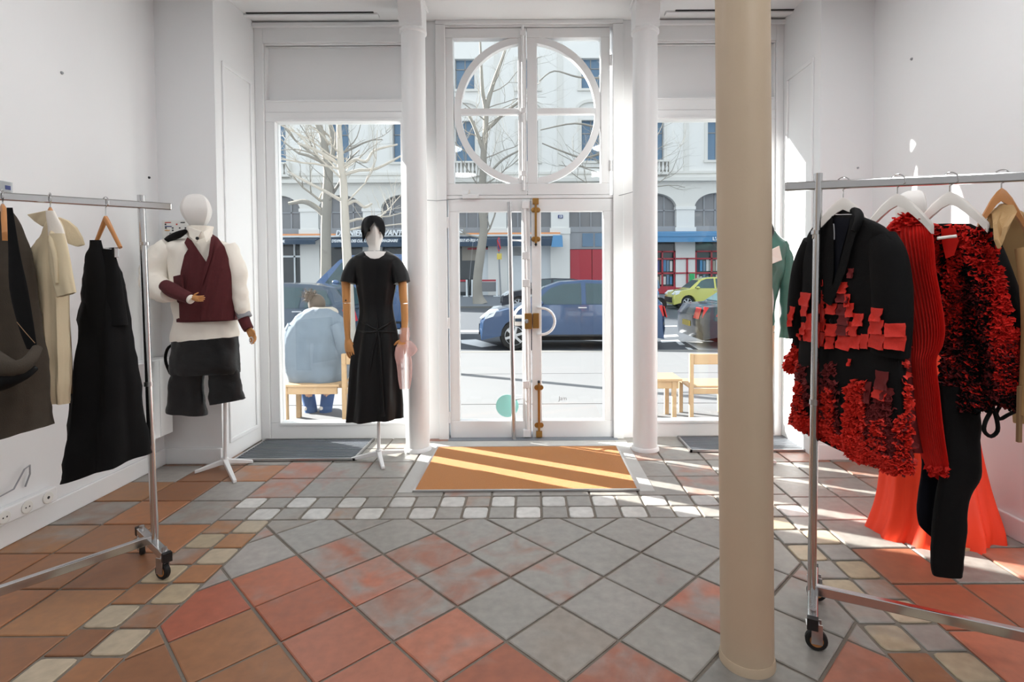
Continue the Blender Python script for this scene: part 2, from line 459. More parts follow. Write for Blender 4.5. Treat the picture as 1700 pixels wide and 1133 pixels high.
BROWN = [(160, 112, 78), (150, 104, 72), (168, 120, 82), (146, 100, 70), (166, 112, 76)]
GREYT = [(150, 145, 138), (140, 136, 130), (158, 152, 146), (148, 138, 128)]
PALE = [(182, 164, 136), (174, 158, 132), (186, 170, 146)]
PALEB = [(204, 202, 197), (196, 194, 190), (210, 208, 204)]
def greyness(x, y):  # sheen of the window light as grey tile colour, mostly stronger towards the shopfront
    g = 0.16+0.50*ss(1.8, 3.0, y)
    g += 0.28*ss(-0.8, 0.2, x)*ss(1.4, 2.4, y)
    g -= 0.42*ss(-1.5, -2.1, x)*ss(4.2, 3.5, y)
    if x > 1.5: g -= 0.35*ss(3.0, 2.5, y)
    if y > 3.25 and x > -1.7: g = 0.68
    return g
def tile(poly, key=None, kind='field'):
    if len(poly) < 3 or area(poly) < 0.0012: return
    cx = sum(p[0] for p in poly)/len(poly); cy = sum(p[1] for p in poly)/len(poly)
    loc = [(p[0]-cx, p[1]-cy) for p in poly]; loc = inset(loc, 0.006 if kind != 'pale' else 0.0075)
    if kind == 'pale': loc = rounded(loc, 0.022)
    o = bpy.data.objects.new('tile', tile_mesh(loc, key)); COL.objects.link(o); o.parent = floor
    dz = random.uniform(-0.0012, 0.0012)
    o.location = Vector((cx, cy, dz))-ORG[floor.name]
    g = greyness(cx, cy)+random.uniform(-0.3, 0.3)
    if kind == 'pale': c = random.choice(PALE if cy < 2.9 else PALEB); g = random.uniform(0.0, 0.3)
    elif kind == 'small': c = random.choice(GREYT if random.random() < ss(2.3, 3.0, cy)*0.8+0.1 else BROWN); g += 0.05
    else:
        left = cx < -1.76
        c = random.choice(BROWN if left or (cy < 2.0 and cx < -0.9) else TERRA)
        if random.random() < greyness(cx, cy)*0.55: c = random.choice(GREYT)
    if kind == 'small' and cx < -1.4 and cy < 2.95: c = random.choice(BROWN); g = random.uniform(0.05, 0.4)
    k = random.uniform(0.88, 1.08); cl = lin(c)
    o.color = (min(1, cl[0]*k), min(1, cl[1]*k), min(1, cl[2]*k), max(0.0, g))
BX0, BX1, BI0, BI1, BY0, BY1 = -1.76, 1.56, -1.455, 1.255, 2.95, 3.252
# diagonal field
TS = 0.296; hd = TS/sqrt(2)
for i in range(-14, 15):
    for j in range(-14, 15):
        cx = 0.108+(i-j)*hd; cy = 2.366+(i+j)*hd
        sq = [(cx-hd, cy), (cx, cy-hd), (cx+hd, cy), (cx, cy+hd)]
        pl = cliprect(sq, BI0, BI1, 1.0, BY0)
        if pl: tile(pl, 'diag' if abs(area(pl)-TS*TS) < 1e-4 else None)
# small checker bands
np_ = 22; pw = (BX1-BX0)/np_
for r in range(2):
    y0 = BY0+0.151*r
    for i in range(np_):
        x0 = BX0+pw*i
        if r == 0 and (x0+pw < BI0 or x0 > BI1): pass
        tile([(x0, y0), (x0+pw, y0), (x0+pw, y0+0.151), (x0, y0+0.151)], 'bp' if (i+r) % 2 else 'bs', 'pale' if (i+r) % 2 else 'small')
for s, xa in ((0, BX0), (1, BI1)):
    for c in range(2):
        for j in range(13):
            y1 = BY0-0.153*j; x0 = xa+0.1525*c
            k = (c+j+s) % 2
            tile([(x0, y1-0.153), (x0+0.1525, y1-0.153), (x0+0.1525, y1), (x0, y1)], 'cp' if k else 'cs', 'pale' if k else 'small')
MATR = (-0.735, 0.655, 3.325, 4.165)
GL = (-2.195, -1.30, 3.89, 4.385); GR = (1.20, 2.105, 4.03, 4.395)
def hidden(x0, x1, y0, y1):
    for a in (MATR, GL, GR):
        if x0 > a[0]-0.01 and x1 < a[1]+0.01 and y0 > a[2]-0.01 and y1 < a[3]+0.01: return True
    return False
# side fields
for xa, xb in ((XL, BX0), (BX1, XR)):
    nx = 3; wx = (xb-xa)/nx
    for i in range(nx):
        for j in range(-5, 7):
            y0 = 2.6+0.305*j; x0 = xa+wx*i
            pl = cliprect([(x0, y0), (x0+wx, y0), (x0+wx, y0+0.305), (x0, y0+0.305)], -9, 9, 1.0, 4.45)
            if not pl or hidden(x0, x0+wx, y0, y0+0.305): continue
            if (x0 < -2.3 or x0 > 2.1) and y0 > 3.85: continue
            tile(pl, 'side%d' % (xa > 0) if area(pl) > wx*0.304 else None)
# back field
nx = 11; wx = (BX1-BX0)/nx
ys = [BY1, 3.56, 3.87, 4.17, 4.45]
for i in range(nx):
    for j in range(4):
        x0 = BX0+wx*i; sh = 0
        if not hidden(x0, x0+wx, ys[j], ys[j+1]):
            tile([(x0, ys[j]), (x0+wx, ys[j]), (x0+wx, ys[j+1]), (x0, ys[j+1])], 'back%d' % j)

# ---- walls, ceiling
MB().box(XL-0.12, XL, YB, 4.56, -0.1, 3.6).build('wall_left', 'paint_white', kind='structure')
MB().box(XR, XR+0.12, YB, 4.56, -0.1, 3.6).build('wall_right', 'paint_white', kind='structure')
MB().box(XL-0.12, XR+0.12, YB-0.12, YB, -0.1, 3.6).build('wall_back', 'paint_white', kind='structure')
MB().box(XL-0.12, XR+0.12, YB-0.12, 4.62, CEIL, CEIL+0.14).build('ceiling', 'paint_white', kind='structure')
RL, RR = P(370, 768, 3.86).x, P(1362, 200, 3.86).x      # reveals
MB().box(XL, RL, 3.86, 4.56, 0, CEIL).build('wall_front_left', 'paint_white', kind='structure')
MB().box(RR, XR, 3.86, 4.56, 0, CEIL).build('wall_front_right', 'paint_white', kind='structure')
for nm, a in (('baseboard_left', (XL, XL+0.018, YB, 3.86, 0, 0.115)), ('baseboard_right', (XR-0.018, XR, YB, 3.86, 0, 0.115)),
              ('baseboard_front_left', (XL+0.018, RL, 3.842, 3.86, 0, 0.115)), ('baseboard_front_right', (RR, XR-0.018, 3.842, 3.86, 0, 0.115))):
    MB().box(*a).build(nm, 'joinery_white', kind='structure', bevel=0.006)
# moulded panel on each reveal
for nm, x, s in (('trim_1', RL, 1), ('trim_2', RR, -1)):
    m = MB(); a, c = sorted((x, x+s*0.012))
    for y0, y1, z0, z1 in ((3.95, 4.36, 0.12, 0.15), (3.95, 4.36, 2.9, 2.93), (3.95, 3.975, 0.15, 2.9), (4.335, 4.36, 0.15, 2.9)): m.box(a, c, y0, y1, z0, z1)
    m.build(nm, 'joinery_white', kind='structure', bevel=0.003)
# shopfront joinery: casings, pilasters, header, sills
T0, T1 = DP-0.05, DP+0.10
def fr(nm, *boxes, y0=T0, y1=T1, m='joinery_white', bev=0.005, parent=None, **k):
    mb = MB()
    for x0, x1, z0, z1 in boxes: mb.box(min(x0, x1), max(x0, x1), y0, y1, min(z0, z1), max(z0, z1))
    return mb.build(nm, m, parent, bevel=bev, **k)
zb = -0.10
fr('trim_3', (RL, DX(447), zb, CEIL), kind='structure')                       # left casing
fr('trim_4', (DX(1283), RR, zb, CEIL), kind='structure')                      # right casing
fr('trim_5', (DX(683), DX(743), zb, CEIL), kind='structure', y1=DP+0.16)      # pilasters beside the door
fr('trim_6', (DX(1017), DX(1075), zb, CEIL), kind='structure', y1=DP+0.16)
fr('trim_7', (DX(418), DX(430), 0, DZ(42)), (DX(418), DX(683), DZ(42), DZ(49)), y0=T0-0.03, y1=T0, kind='structure')
fr('trim_8', (DX(1303), DX(1315), 0, DZ(42)), (DX(1075), DX(1315), DZ(42), DZ(49)), y0=T0-0.03, y1=T0, kind='structure')
fr('wall_front_header', (DX(447), DX(683), DZ(73), CEIL), (DX(743), DX(1017), DZ(49), CEIL), (DX(1075), DX(1283), DZ(73), CEIL), kind='structure')
MB().box(XL, XR, 4.55, 4.75, CEIL-0.02, 5.2).build('wall_front_upper', 'paint_white', kind='structure')
fr('trim_9', (DX(728), DX(744), DZ(728), DZ(46.5)), (DX(1016), DX(1033), DZ(728), DZ(46.5)), (DX(728), DX(1033), DZ(46), CEIL), y0=T0-0.022, y1=T0, kind='structure')
# display windows: framed opaque panel above, one large pane below
def display(nm, xa, xb, ga, gb):
    w = thing(nm, (0.5*(xa+xb), DP, 0), kind='structure')
    fr('frame', (xa, xb, zb, DZ(698)), (xa, xb, DZ(202), DZ(186)), (xa, ga, DZ(698), DZ(202)), (gb, xb, DZ(698), DZ(202)), parent=w, y0=DP-0.035, y1=DP+0.06)
    fr('glazing_bead', (ga-0.012, gb+0.012, DZ(702), DZ(698)), (ga-0.012, gb+0.012, DZ(202), DZ(198)), (ga-0.012, ga, DZ(698), DZ(202)), (gb, gb+0.012, DZ(698), DZ(202)), parent=w, y0=DP-0.045, y1=DP-0.03, bev=0.003)
    fr('panel', (xa, xb, DZ(166), DZ(74)), parent=w, y0=DP+0.02, y1=DP+0.06, bev=0)
    fr('panel_frame', (xa, xb, DZ(186), DZ(166)), (xa, xb, DZ(76), DZ(66)), (xa, xa+0.012, DZ(166), DZ(76)), (xb-0.012, xb, DZ(166), DZ(76)), parent=w, y0=DP-0.03, y1=DP+0.05)
    fr('moulding', (xa+0.012, xb-0.012, DZ(169), DZ(166)), (xa+0.012, xb-0.012, DZ(76), DZ(73)), parent=w, y0=DP-0.037, y1=DP-0.01, bev=0.002)
    fr('pane', (ga, gb, DZ(698), DZ(202)), y0=DP+0.005, y1=DP+0.011, m='glass', parent=w, bev=0)
    return w
display('window_1', DX(447), DX(683), DX(464), DX(669))
display('window_2', DX(1075), DX(1283), DX(1083), DX(1268))
# ---- transom lights: two leaves that share one round glazing bar
cxp, czp = DX(878), DZ(186); R1, R0 = 0.608, 0.552
for nm, xa, xb, ga, gb, sgn in (('window_3', 740, 875.5, 756, 862, -1), ('window_4', 876.5, 1012, 893, 997, 1)):
    w = thing(nm, (DX((xa+xb)/2), DP, DZ(325)), kind='structure')
    xa, xb, ga, gb = DX(xa), DX(xb), DX(ga), DX(gb)
    fr('frame', (xa, xb, DZ(325), DZ(306)), (xa, xb, DZ(66), DZ(50)), (xa, ga, DZ(306), DZ(66)), (gb, xb, DZ(306), DZ(66)), parent=w, y0=DP-0.04, y1=DP+0.04, bev=0.004)
    fr('glazing_bar', (max(ga, cxp-R1), min(gb, cxp+R1), DZ(191), DZ(181)), parent=w, y0=DP-0.026, y1=DP+0.026, bev=0.004)
    mb = MB(); ring = []
    for k in range(41):
        a = -pi/2+pi*k/40
        x1, z1, x0, z0 = cxp+sgn*R1*cos(a), czp+R1*sin(a), cxp+sgn*R0*cos(a), czp+R0*sin(a)
        lim = (min if sgn < 0 else max); e = gb if sgn < 0 else ga
        x1 = lim(x1, e); x0 = lim(x0, e)
        ring.append([Vector((x1, DP-0.03, z1)), Vector((x0, DP-0.03, z0)), Vector((x0, DP+0.03, z0)), Vector((x1, DP+0.03, z1))])
    mb.rings(ring); mb.build('round_glazing_bar', 'joinery_white', w)
    fr('pane', (ga, gb, DZ(306), DZ(66)), y0=DP+0.003, y1=DP+0.009, m='glass', parent=w, bev=0)
    for hz in (105, 278):
        px = 739 if sgn < 0 else 1013
        MB().tube([(DX(px), DP-0.05, DZ(hz+9)), (DX(px), DP-0.05, DZ(hz-9))], 0.011, 10).build('hinge', 'joinery_white', w, smooth=True)
    if sgn < 0:
        MB().tube([(DX(870), DP-0.052, DZ(318)), (DX(870), DP-0.052, DZ(48))], 0.012, 10).build('espagnolette_bolt', 'joinery_white', w, smooth=True)
        for hz in (60, 290, 187): MB().box(DX(866), DX(874), DP-0.066, DP-0.04, DZ(hz+4), DZ(hz-4)).build('bolt_guide', 'joinery_white', w, bevel=0.003)
fr('trim_10', (DX(740), DX(1017), DZ(331), DZ(325.5)), y0=DP-0.045, y1=DP+0.06, kind='structure')
# ---- door leaves
def leaf(nm, xa, xb, ga, gb):
    d = thing(nm, (DX((xa+xb)/2), DP, DZ(727)), kind='structure')
    xa, xb, ga, gb = DX(xa), DX(xb), DX(ga), DX(gb)
    fr('frame', (xa, xb, DZ(726), DZ(697)), (xa, xb, DZ(352), DZ(331.5)), (xa, ga, DZ(697), DZ(352)), (gb, xb, DZ(697), DZ(352)), parent=d, y0=DP-0.04, y1=DP+0.04, bev=0.004)
    fr('pane', (ga, gb, DZ(697), DZ(352)), y0=DP+0.003, y1=DP+0.009, m='glass', parent=d, bev=0)
    return d
d1 = leaf('door_1', 746, 880.5, 762, 866); d2 = leaf('door_2', 882, 1018, 898, 1001)
mb = MB(); x = DX(848.5); yb = DP-0.09
mb.tube([(x-0.01, yb, DZ(338)), (x+0.015, yb, DZ(724))], 0.018, 14)
for pz in (400, 660): mb.tube([(x, yb, DZ(pz)), (DX(867), DP-0.03, DZ(pz))], 0.007, 8)
mb.build('pull_bar', 'steel', d1, smooth=True)
MB().tube([(DX(870.5), DP-0.055, DZ(335)), (DX(875), DP-0.055, DZ(722))], 0.017, 10).build('espagnolette_bolt', 'joinery_white', d1, smooth=True)
for pz in (342, 425, 470, 636, 716): MB().box(DX(866.5), DX(878.5), DP-0.077, DP-0.035, DZ(pz+6), DZ(pz-6)).build('bolt_guide', 'joinery_white', d1, bevel=0.004)
lk = MB().box(DX(870), DX(882), DP-0.085, DP-0.04, DZ(545), DZ(519.5)).build('lock', 'brass', d1, bevel=0.003)
MB().lathe([(0.018, 0), (0.018, -0.012), (0.011, -0.014), (0.011, -0.008)], (DX(873.5), DP-0.085, DZ(532)), 16, 'Y').build('lock_cylinder', 'chrome', lk, smooth=True)
MB().box(DX(884), DX(894), DP-0.08, DP-0.04, DZ(544), DZ(519.5)).build('lock_keep', 'brass', d2, bevel=0.003)
def arc(cx, cz, r, a0, a1, y, n=20): return [(cx+r*cos(a0+(a1-a0)*k/n), y, cz+r*sin(a0+(a1-a0)*k/n)) for k in range(n+1)]
cx, cz = DX(898), DZ(532.5)
MB().tube([(cx-0.03, DP-0.04, cz+0.112), (cx-0.025, DP-0.075, cz+0.112)]+arc(cx, cz, 0.108, pi/2, -pi/2, DP-0.085)+[(cx-0.025, DP-0.075, cz-0.112), (cx-0.03, DP-0.04, cz-0.112)], 0.011, 10).build('ring_handle', 'joinery_white', d2, smooth=True)
cx = DX(874)
MB().tube(arc(cx, cz+0.01, 0.112, pi*0.5, pi*0.93, DP+0.085)+[], 0.011, 10).build('ring_handle', 'joinery_white', d1, smooth=True)
for y0, y1, px, e in ((334, 405, 889.5, 1), (634, 721, 893, -1)):
    bt = MB(); bt.box(DX(px-1.9), DX(px+1.9), DP-0.066, DP-0.05, DZ(y1), DZ(y0)); bo = bt.build('flush_bolt', 'brass', d2, bevel=0.002)
    for pz in (y0+16, y1-7) if e > 0 else (y0+8, y1-17):
        MB().lathe([(0.021, 0), (0.021, -0.008), (0.012, -0.01)], (DX(px-3.4), DP-0.04, DZ(pz)), 14, 'Y').build('bolt_bracket', 'brass', bo, smooth=True)
        MB().lathe([(0.021, 0), (0.021, -0.008), (0.012, -0.01)], (DX(px+3.4), DP-0.04, DZ(pz)), 14, 'Y').build('bolt_bracket', 'brass', bo, smooth=True)
    pz = y0+2 if e > 0 else y1-3
    MB().box(DX(px-5), DX(px+5), DP-0.07, DP-0.04, DZ(pz+5), DZ(pz-5)).build('bolt_keep', 'brass', bo, bevel=0.003)
    pk = y1+2 if e > 0 else y0-2
    MB().lathe([(0.011, 0), (0.011, -0.02), (0.006, -0.024)], (DX(px), DP-0.05, DZ(pk)), 12, 'Y').build('bolt_knob', 'black_plastic', bo, smooth=True)
for px, dd in ((744.5, d1), (1018.5, d2)):
    for pz in (370, 535, 690): MB().tube([(DX(px), DP-0.05, DZ(pz+9)), (DX(px), DP-0.05, DZ(pz-9))], 0.011, 10).build('hinge', 'joinery_white', dd, smooth=True)
st = MB().lathe([(0.095, 0), (0.095, 0.0015)], (DX(840), DP-0.0005, DZ(674)), 40, 'Y').build('round_sticker', 'teal_sticker', d1, label='pale teal round sticker on the glass')
text('etched_lettering', 'Jam', (DX(926), DP-0.001, DZ(665)), 0.035, 'zinc', d2, ext=0.0005)
# opening-hours sticker beside the lock
s_ = MB().box(DX(853), DX(866), DP-0.001, DP+0.002, DZ(541), DZ(523)).build('small_notice', 'paper', d1)
MB().box(DX(854), DX(865), DP-0.003, DP-0.001, DZ(534), DZ(529)).build('notice_band', 'awning_navy', s_)
# alarm contact with its wires over the door
al = thing('alarm_contact', (DX(782), DP-0.06, DZ(330)), 'small white alarm contact with thin cable above the left door leaf', 'alarm contact')
MB().box(DX(770), DX(797), DP-0.075, DP-0.045, DZ(331), DZ(324)).build('housing', 'joinery_white', al, bevel=0.004)
MB().tube([(DX(778), DP-0.06, DZ(325)), (DX(781), DP-0.065, DZ(322)), (DX(782), DP-0.06, DZ(317))], 0.006, 8).build('cable_clip', 'hanger_white', al, smooth=True)
MB().tube([(DX(770), DP-0.06, DZ(331)), (DX(750), DP-0.075, DZ(333)), (DX(728), DP-0.085, DZ(335)), (DX(712), DP-0.09, DZ(334))], 0.003, 6).build('cable', 'zinc', al, smooth=True)
MB().tube([(DX(1018), DP-0.055, DZ(329)), (DX(1030), DP-0.08, DZ(327)), (DX(1042), DP-0.085, DZ(324)), (DX(1052), DP-0.085, DZ(321))], 0.003, 6).build('door_cable', 'zinc', smooth=True, label='thin cable at the upper right corner of the door', cat='cable')
fr('trim_11', (DX(744), DX(1022), -0.02, 0.005), y0=4.345, y1=4.62, m='threshold', kind='structure', bev=0.002)
a = MATR
for k, q in enumerate(((a[0]-0.11, a[0]-0.016, a[2]-0.02, 4.34), (a[1]+0.016, a[1]+0.11, a[2]-0.02, 4.34), (a[0]-0.016, a[1]+0.016, a[3]+0.016, 4.34))):
    MB().box(*q, -0.005, 0.003).build('trim_%d' % (12+k), 'border_stone', kind='structure', bevel=0.002)
# ---- ceiling slots
for nm, a, c, lb in (('slot', 397, 628, 'long slot vent in the ceiling above the left display window'), ('slot', 1105, 1322, 'long slot vent in the ceiling above the right display window')):
    A = P(a, 22, 4.29); C = P(c, 22, 4.29)
    v = thing('ceiling_vent', (0.5*(A.x+C.x), 4.29, CEIL-0.02), lb, 'air vent')
    MB().box(A.x, C.x, 4.27, 4.33, CEIL-0.016, CEIL).build('frame', 'paint_white', v, bevel=0.003)
    MB().box(A.x+0.07, C.x-0.03, 4.255, 4.27, CEIL-0.006, CEIL).build('slit', 'black_plastic', v)
# ---- columns
def column(px0, pyb, diam, capital, label, m, Y, lean=0.0, base=True):
    x = P(px0, pyb, Y).x; r = diam/2
    c = thing('column', (x, Y, 0), label, 'column', 'round columns')
    k_ = 1.0 if capital else 0.4
    H = CEIL if not capital else P(px0, 52, Y).z
    mb = MB(); rings = []
    for z in ([0, 0.02, 0.05, 0.9, 1.8, 2.6, H] if base else [0, H]):
        rr_ = r*(1.0 if z > 0.04 else 1.0)
        rings.append([Vector((x+lean*z+rr_*cos(2*pi*k/40), Y+rr_*sin(2*pi*k/40), z)) for k in range(40)])
    mb.rings(rings).build('shaft', m, c, smooth=True)
    MB().lathe([(r+0.014*k_, 0), (r+0.014*k_, 0.012), (r+0.004*k_, 0.03), (r, 0.03)], (x, Y, 0), 40).build('base_ring', m, c, smooth=True)
    if capital:
        MB().lathe([(r+0.002, H-0.03), (r+0.012, H-0.02), (r+0.012, H), (r, H+0.01)], (x, Y, 0), 40).build('neck_ring', m, c, smooth=True)
        # square bracket capital with a curved front
        prof = []
        for k in range(9):
            t = k/8; prof.append((0.0+0.075*t**1.8, H+(CEIL-H)*t))
        mb = MB()
        pts = [(Y-r*0.95-d, z) for d, z in prof]+[(Y+r*0.9, CEIL), (Y+r*0.9, H)]
        n = len(pts)
        vs = [(x-r*0.97, y, z) for y, z in pts]+[(x+r*0.97, y, z) for y, z in pts]
        mb.add(vs, [tuple(range(n)), tuple(range(n, 2*n))[::-1]]+[(i, i+n, (i+1) % n+n, (i+1) % n) for i in range(n)])
        mb.box(x-r*1.15, x+r*1.15, Y-r-0.085, Y+r, CEIL-0.03, CEIL)
        mb.build('capital', m, c, bevel=0.006)
    return c
column(694, 748, 0.182, True, 'slim white column with bracket capital between the left window and the door', 'column_white', 4.14)
column(1071, 750, 0.186, True, 'slim white column with bracket capital between the door and the right window', 'column_white', 4.12)
column(1240, 1115, 0.176, False, 'tall smooth beige column standing free in the foreground', 'column_beige', 1.84, lean=-0.012)
# ---- ceiling lamps of the shop (above and behind the frame), warm white
emit('lamp_diffuser', (250, 250, 255), 3.0)
LAMPS = [(-1.35, 2.55), (1.25, 2.55), (-1.35, 0.5), (1.25, 0.5), (-1.35, -1.7), (1.25, -1.7)]
WHERE = ['left of the door zone', 'right of the door zone', 'left, over the front racks', 'right, over the front racks', 'left, at the back of the shop', 'right, at the back of the shop']
for (x, y), wh in zip(LAMPS, WHERE):
    l = thing('ceiling_lamp', (x, y, CEIL-0.07), 'round white ceiling lamp '+wh, 'ceiling lamp', 'round ceiling lamps')
    MB().lathe([(0.30, CEIL), (0.30, CEIL-0.06), (0.285, CEIL-0.065)], (x, y, 0), 32).build('housing', 'joinery_white', l, smooth=True)
    MB().lathe([(0.28, CEIL-0.067), (0.28, CEIL-0.069)], (x, y, 0), 32).build('diffuser', 'lamp_diffuser', l)
    a = bpy.data.lights.new('ceiling_lamp_light', 'AREA'); a.shape = 'DISK'; a.size = 0.56; a.energy = 12.5 if x < 0 else 17.0; a.color = (0.985, 0.99, 1.0)
    ao = bpy.data.objects.new('ceiling_lamp_light', a); COL.objects.link(ao); ao.parent = l; ao.location = (0, 0, -0.012)
# ---- mats and grates
mt = thing('door_mat', (-0.04, 3.745, 0.001), 'large rectangular orange-brown coir mat lying before the door', 'door mat')
MB().box(MATR[0], MATR[1], MATR[2], MATR[3], 0.001, 0.012).build('coir_pile', 'coir', mt)
mb = MB(); a = MATR
for q in ((a[0]-0.014, a[0], a[2]-0.014, a[3]+0.014), (a[1], a[1]+0.014, a[2]-0.014, a[3]+0.014), (a[0], a[1], a[2]-0.014, a[2]), (a[0], a[1], a[3], a[3]+0.014)): mb.box(*q, 0.001, 0.013)
mb.build('metal_edge', 'steel', mt)
for gr, lb, mm in ((GL, 'dark slatted floor grate under the left display window', 'slat_metal'), (GR, 'dark slatted floor grate under the right display window', 'slat_metal')):
    g = thing('floor_grate', ((gr[0]+gr[1])/2, (gr[2]+gr[3])/2, 0.001), lb, 'floor grate', 'slatted floor grates')
    MB().box(*gr, 0.001, 0.004).build('tray', 'black_plastic', g)
    mb = MB()
    for q in ((gr[0], gr[0]+0.015, gr[2], gr[3]), (gr[1]-0.015, gr[1], gr[2], gr[3]), (gr[0], gr[1], gr[2], gr[2]+0.012), (gr[0], gr[1], gr[3]-0.012, gr[3])): mb.box(*q, 0.002, 0.02)
    mb.build('frame', 'steel', g)
    ns = 14; dy = (gr[3]-gr[2]-0.03)/ns
    sm = None
    for k in range(ns):
        y = gr[2]+0.02+dy*k
        if sm is None:
            s0 = MB().box(gr[0]+0.016, gr[1]-0.016, y, y+dy*0.42, 0.004, 0.018).build('slat', mm, g); sm = s0
        else:
            s1 = sm.copy(); COL.objects.link(s1); s1.parent = g; s1.location = (0, dy*k, 0)
# ---- small fixtures on the walls
sk = thing('socket_strip', (XL+0.02, 2.77, 0.10), 'white strip of wall sockets above the left baseboard', 'wall socket')
MB().box(XL, XL+0.045, 2.42, 2.93, 0.125, 0.205).build('trunking', 'joinery_white', sk, bevel=0.006)
for k, y in enumerate((2.50, 2.63, 2.75, 2.87)):
    f = MB().lathe([(0.032, 0.044), (0.032, 0.049), (0.029, 0.0505)], (XL, y, 0.165), 20, 'X').build('socket', 'paper', sk)
    for dy in (-0.01, 0.01) if k < 3 else (0,):
        MB().lathe([(0.004 if k < 3 else 0.008, 0.05), (0.004 if k < 3 else 0.008, 0.0512)], (XL, y+dy, 0.165), 10, 'X').build('contact_hole', 'black_plastic', f)
MB().tube([(XL+0.012, 2.55, 0.34), (XL+0.03, 2.62, 0.27), (XL+0.03, 2.70, 0.28), (XL+0.03, 2.76, 0.36), (XL+0.03, 2.79, 0.37), (XL+0.02, 2.80, 0.32), (XL+0.012, 2.78, 0.26)], 0.004, 8).build('wall_cable', 'zinc', smooth=True, label='thin grey cable end curling out of the left wall', cat='cable')
eb = thing('fuse_cabinet', (XL+0.06, 3.6, 0.25), 'white fuse cabinet low on the left wall beside the pier', 'cabinet')
MB().box(XL, XL+0.105, 3.40, 3.79, 0.25, 0.79).build('body', 'joinery_white', eb, bevel=0.004)
for y0, y1 in ((3.405, 3.53), (3.535, 3.66), (3.665, 3.785)): MB().box(XL+0.105, XL+0.115, y0, y1, 0.255, 0.785).build('door', 'joinery_white', eb, bevel=0.002)
q = lambda px, py: P(px, py, 3.859)
nb = thing('evacuation_notice', q(300, 425), 'framed notice with coloured lines and small icons on the left pier', 'notice')
a, c = q(272, 425), q(330, 366)
MB().box(a.x, c.x, 3.846, 3.859, a.z, c.z).build('sheet', 'paper', nb)
for k, (x0, x1, y, m) in enumerate(((276, 286, 370, 'ink_red'), (302, 309, 370, 'ink'), (276, 287, 376.5, 'ink_blue'), (276, 284, 383, 'ink_orange'))):
    A, B = q(x0, y+0.7), q(x1, y-0.7); MB().box(A.x, B.x, 3.843, 3.846, A.z, B.z).build('printed_line', m, nb)
for x0, y, m in ((277, 373, 'ink'), (295.5, 373, 'ink_red'), (277.5, 379, 'ink'), (289, 379, 'ink'), (300.5, 379, 'ink'), (310, 379, 'ink'), (289, 383, 'ink')):
    A, B = q(x0-1.1, y+1.1), q(x0+1.1, y-1.1); MB().box(A.x, B.x, 3.843, 3.846, A.z, B.z).build('icon', m, nb)
text('lettering', "PLAN D'ÉVACUATION", (q(283.5, 389).x, 3.844, q(283.5, 390).z), 0.013, 'ink', nb, ext=0.0005)
cp = thing('wall_plate', (XL, 2.75, 1.78), 'small clear plastic plate on the left wall above the rack', 'plate')
A = Vector((XL, F*2.67/(882-24), 0)); z1 = CH+(458-299)*A.y/F; z0 = CH+(458-316)*A.y/F
MB().box(XL, XL+0.008, 2.55, A.y, z0, z1).build('plate', 'clear_plate', cp)
MB().box(XL+0.008, XL+0.0095, A.y-0.04, A.y-0.012, z0+0.012, z1-0.02).build('printed_mark', 'ink_blue', cp)
for px, py, wl, lb in ((247, 295, 'L', 'dark nail head in the left wall near the pier'), (102, 121, 'L', 'tiny nail hole high on the left wall'), (1514, 98, 'R', 'tiny nail head high on the right wall'), (1450, 3, 'R', 'small dark nail head at the top of the right wall'), (1424, 279, 'S', 'tiny nail head on the right pier')):
    d = ray(px, py)
    if wl == 'S': p = P(px, py, 3.86); mb = MB().lathe([(0.007, 0), (0.006, -0.008)], p, 10, 'Y')
    else:
        X = XL if wl == 'L' else XR; t = X/d.x; p = EYE+d*t; s = 1 if wl == 'L' else -1
        mb = MB().lathe([(0.009, 0), (0.007, 0.008*s)], p, 10, 'X')
    mb.build('nail', 'dark_metal' if px in (247, 1450) else 'zinc', smooth=True, label=lb, cat='nail')
# ================================================================== THE STREET
ZW, ZR = -0.12, -0.22
ws = MB().box(-40, 40, 4.62, 10.5, -0.6, ZW-0.02).build('sidewalk', 'kerb', kind='structure')
yy = [4.62, 6.1, 8.0, 10.25, 10.5]
for k in range(len(yy)-1):                               # long paving strips, joints between them
    o = MB().box(-40, 40, yy[k]+0.012, yy[k+1]-0.012, ZW-0.02, ZW).build('paving_strip', 'sidewalk' if k < 3 else 'kerb', ws)
    o.rotation_euler.z = 0.0
rd = MB().box(-60, 60, 10.5, 26.2, -0.7, ZR).build('road', 'asphalt', kind='structure')
def stripe(*pts): MB().slab([G(x, y, ZR+0.001) for x, y in pts], (0, 0, 0.004)).build('road_marking', 'road_paint', rd)
stripe((1092, 557), (1124, 556), (1127, 559), (1094, 561)); stripe((1097, 566), (1126, 565), (1137, 573), (1128, 573), (1122, 568), (1098, 569))
stripe((1138, 568), (1195, 569), (1200, 583), (1163, 583)); stripe((1137, 577), (1146, 578), (1156, 584), (1148, 584)); stripe((1128, 550), (1160, 549.5), (1160, 551.5), (1128, 552))
stripe((765, 549), (800, 549), (800, 551.5), (765, 551.5))
stripe((765, 565), (790, 564), (826, 574), (800, 577), (766, 570)); stripe((1093, 541.5), (1124, 541), (1124, 542.5), (1093, 543))
MB().box(-60, 60, 26.2, 41.5, -0.7, ZW).build('far_sidewalk', 'far_walk', kind='structure')
MB().box(-60, 60, 26.0, 26.2, -0.7, ZW+0.002).build('trim_far_kerb', 'kerb', kind='structure')

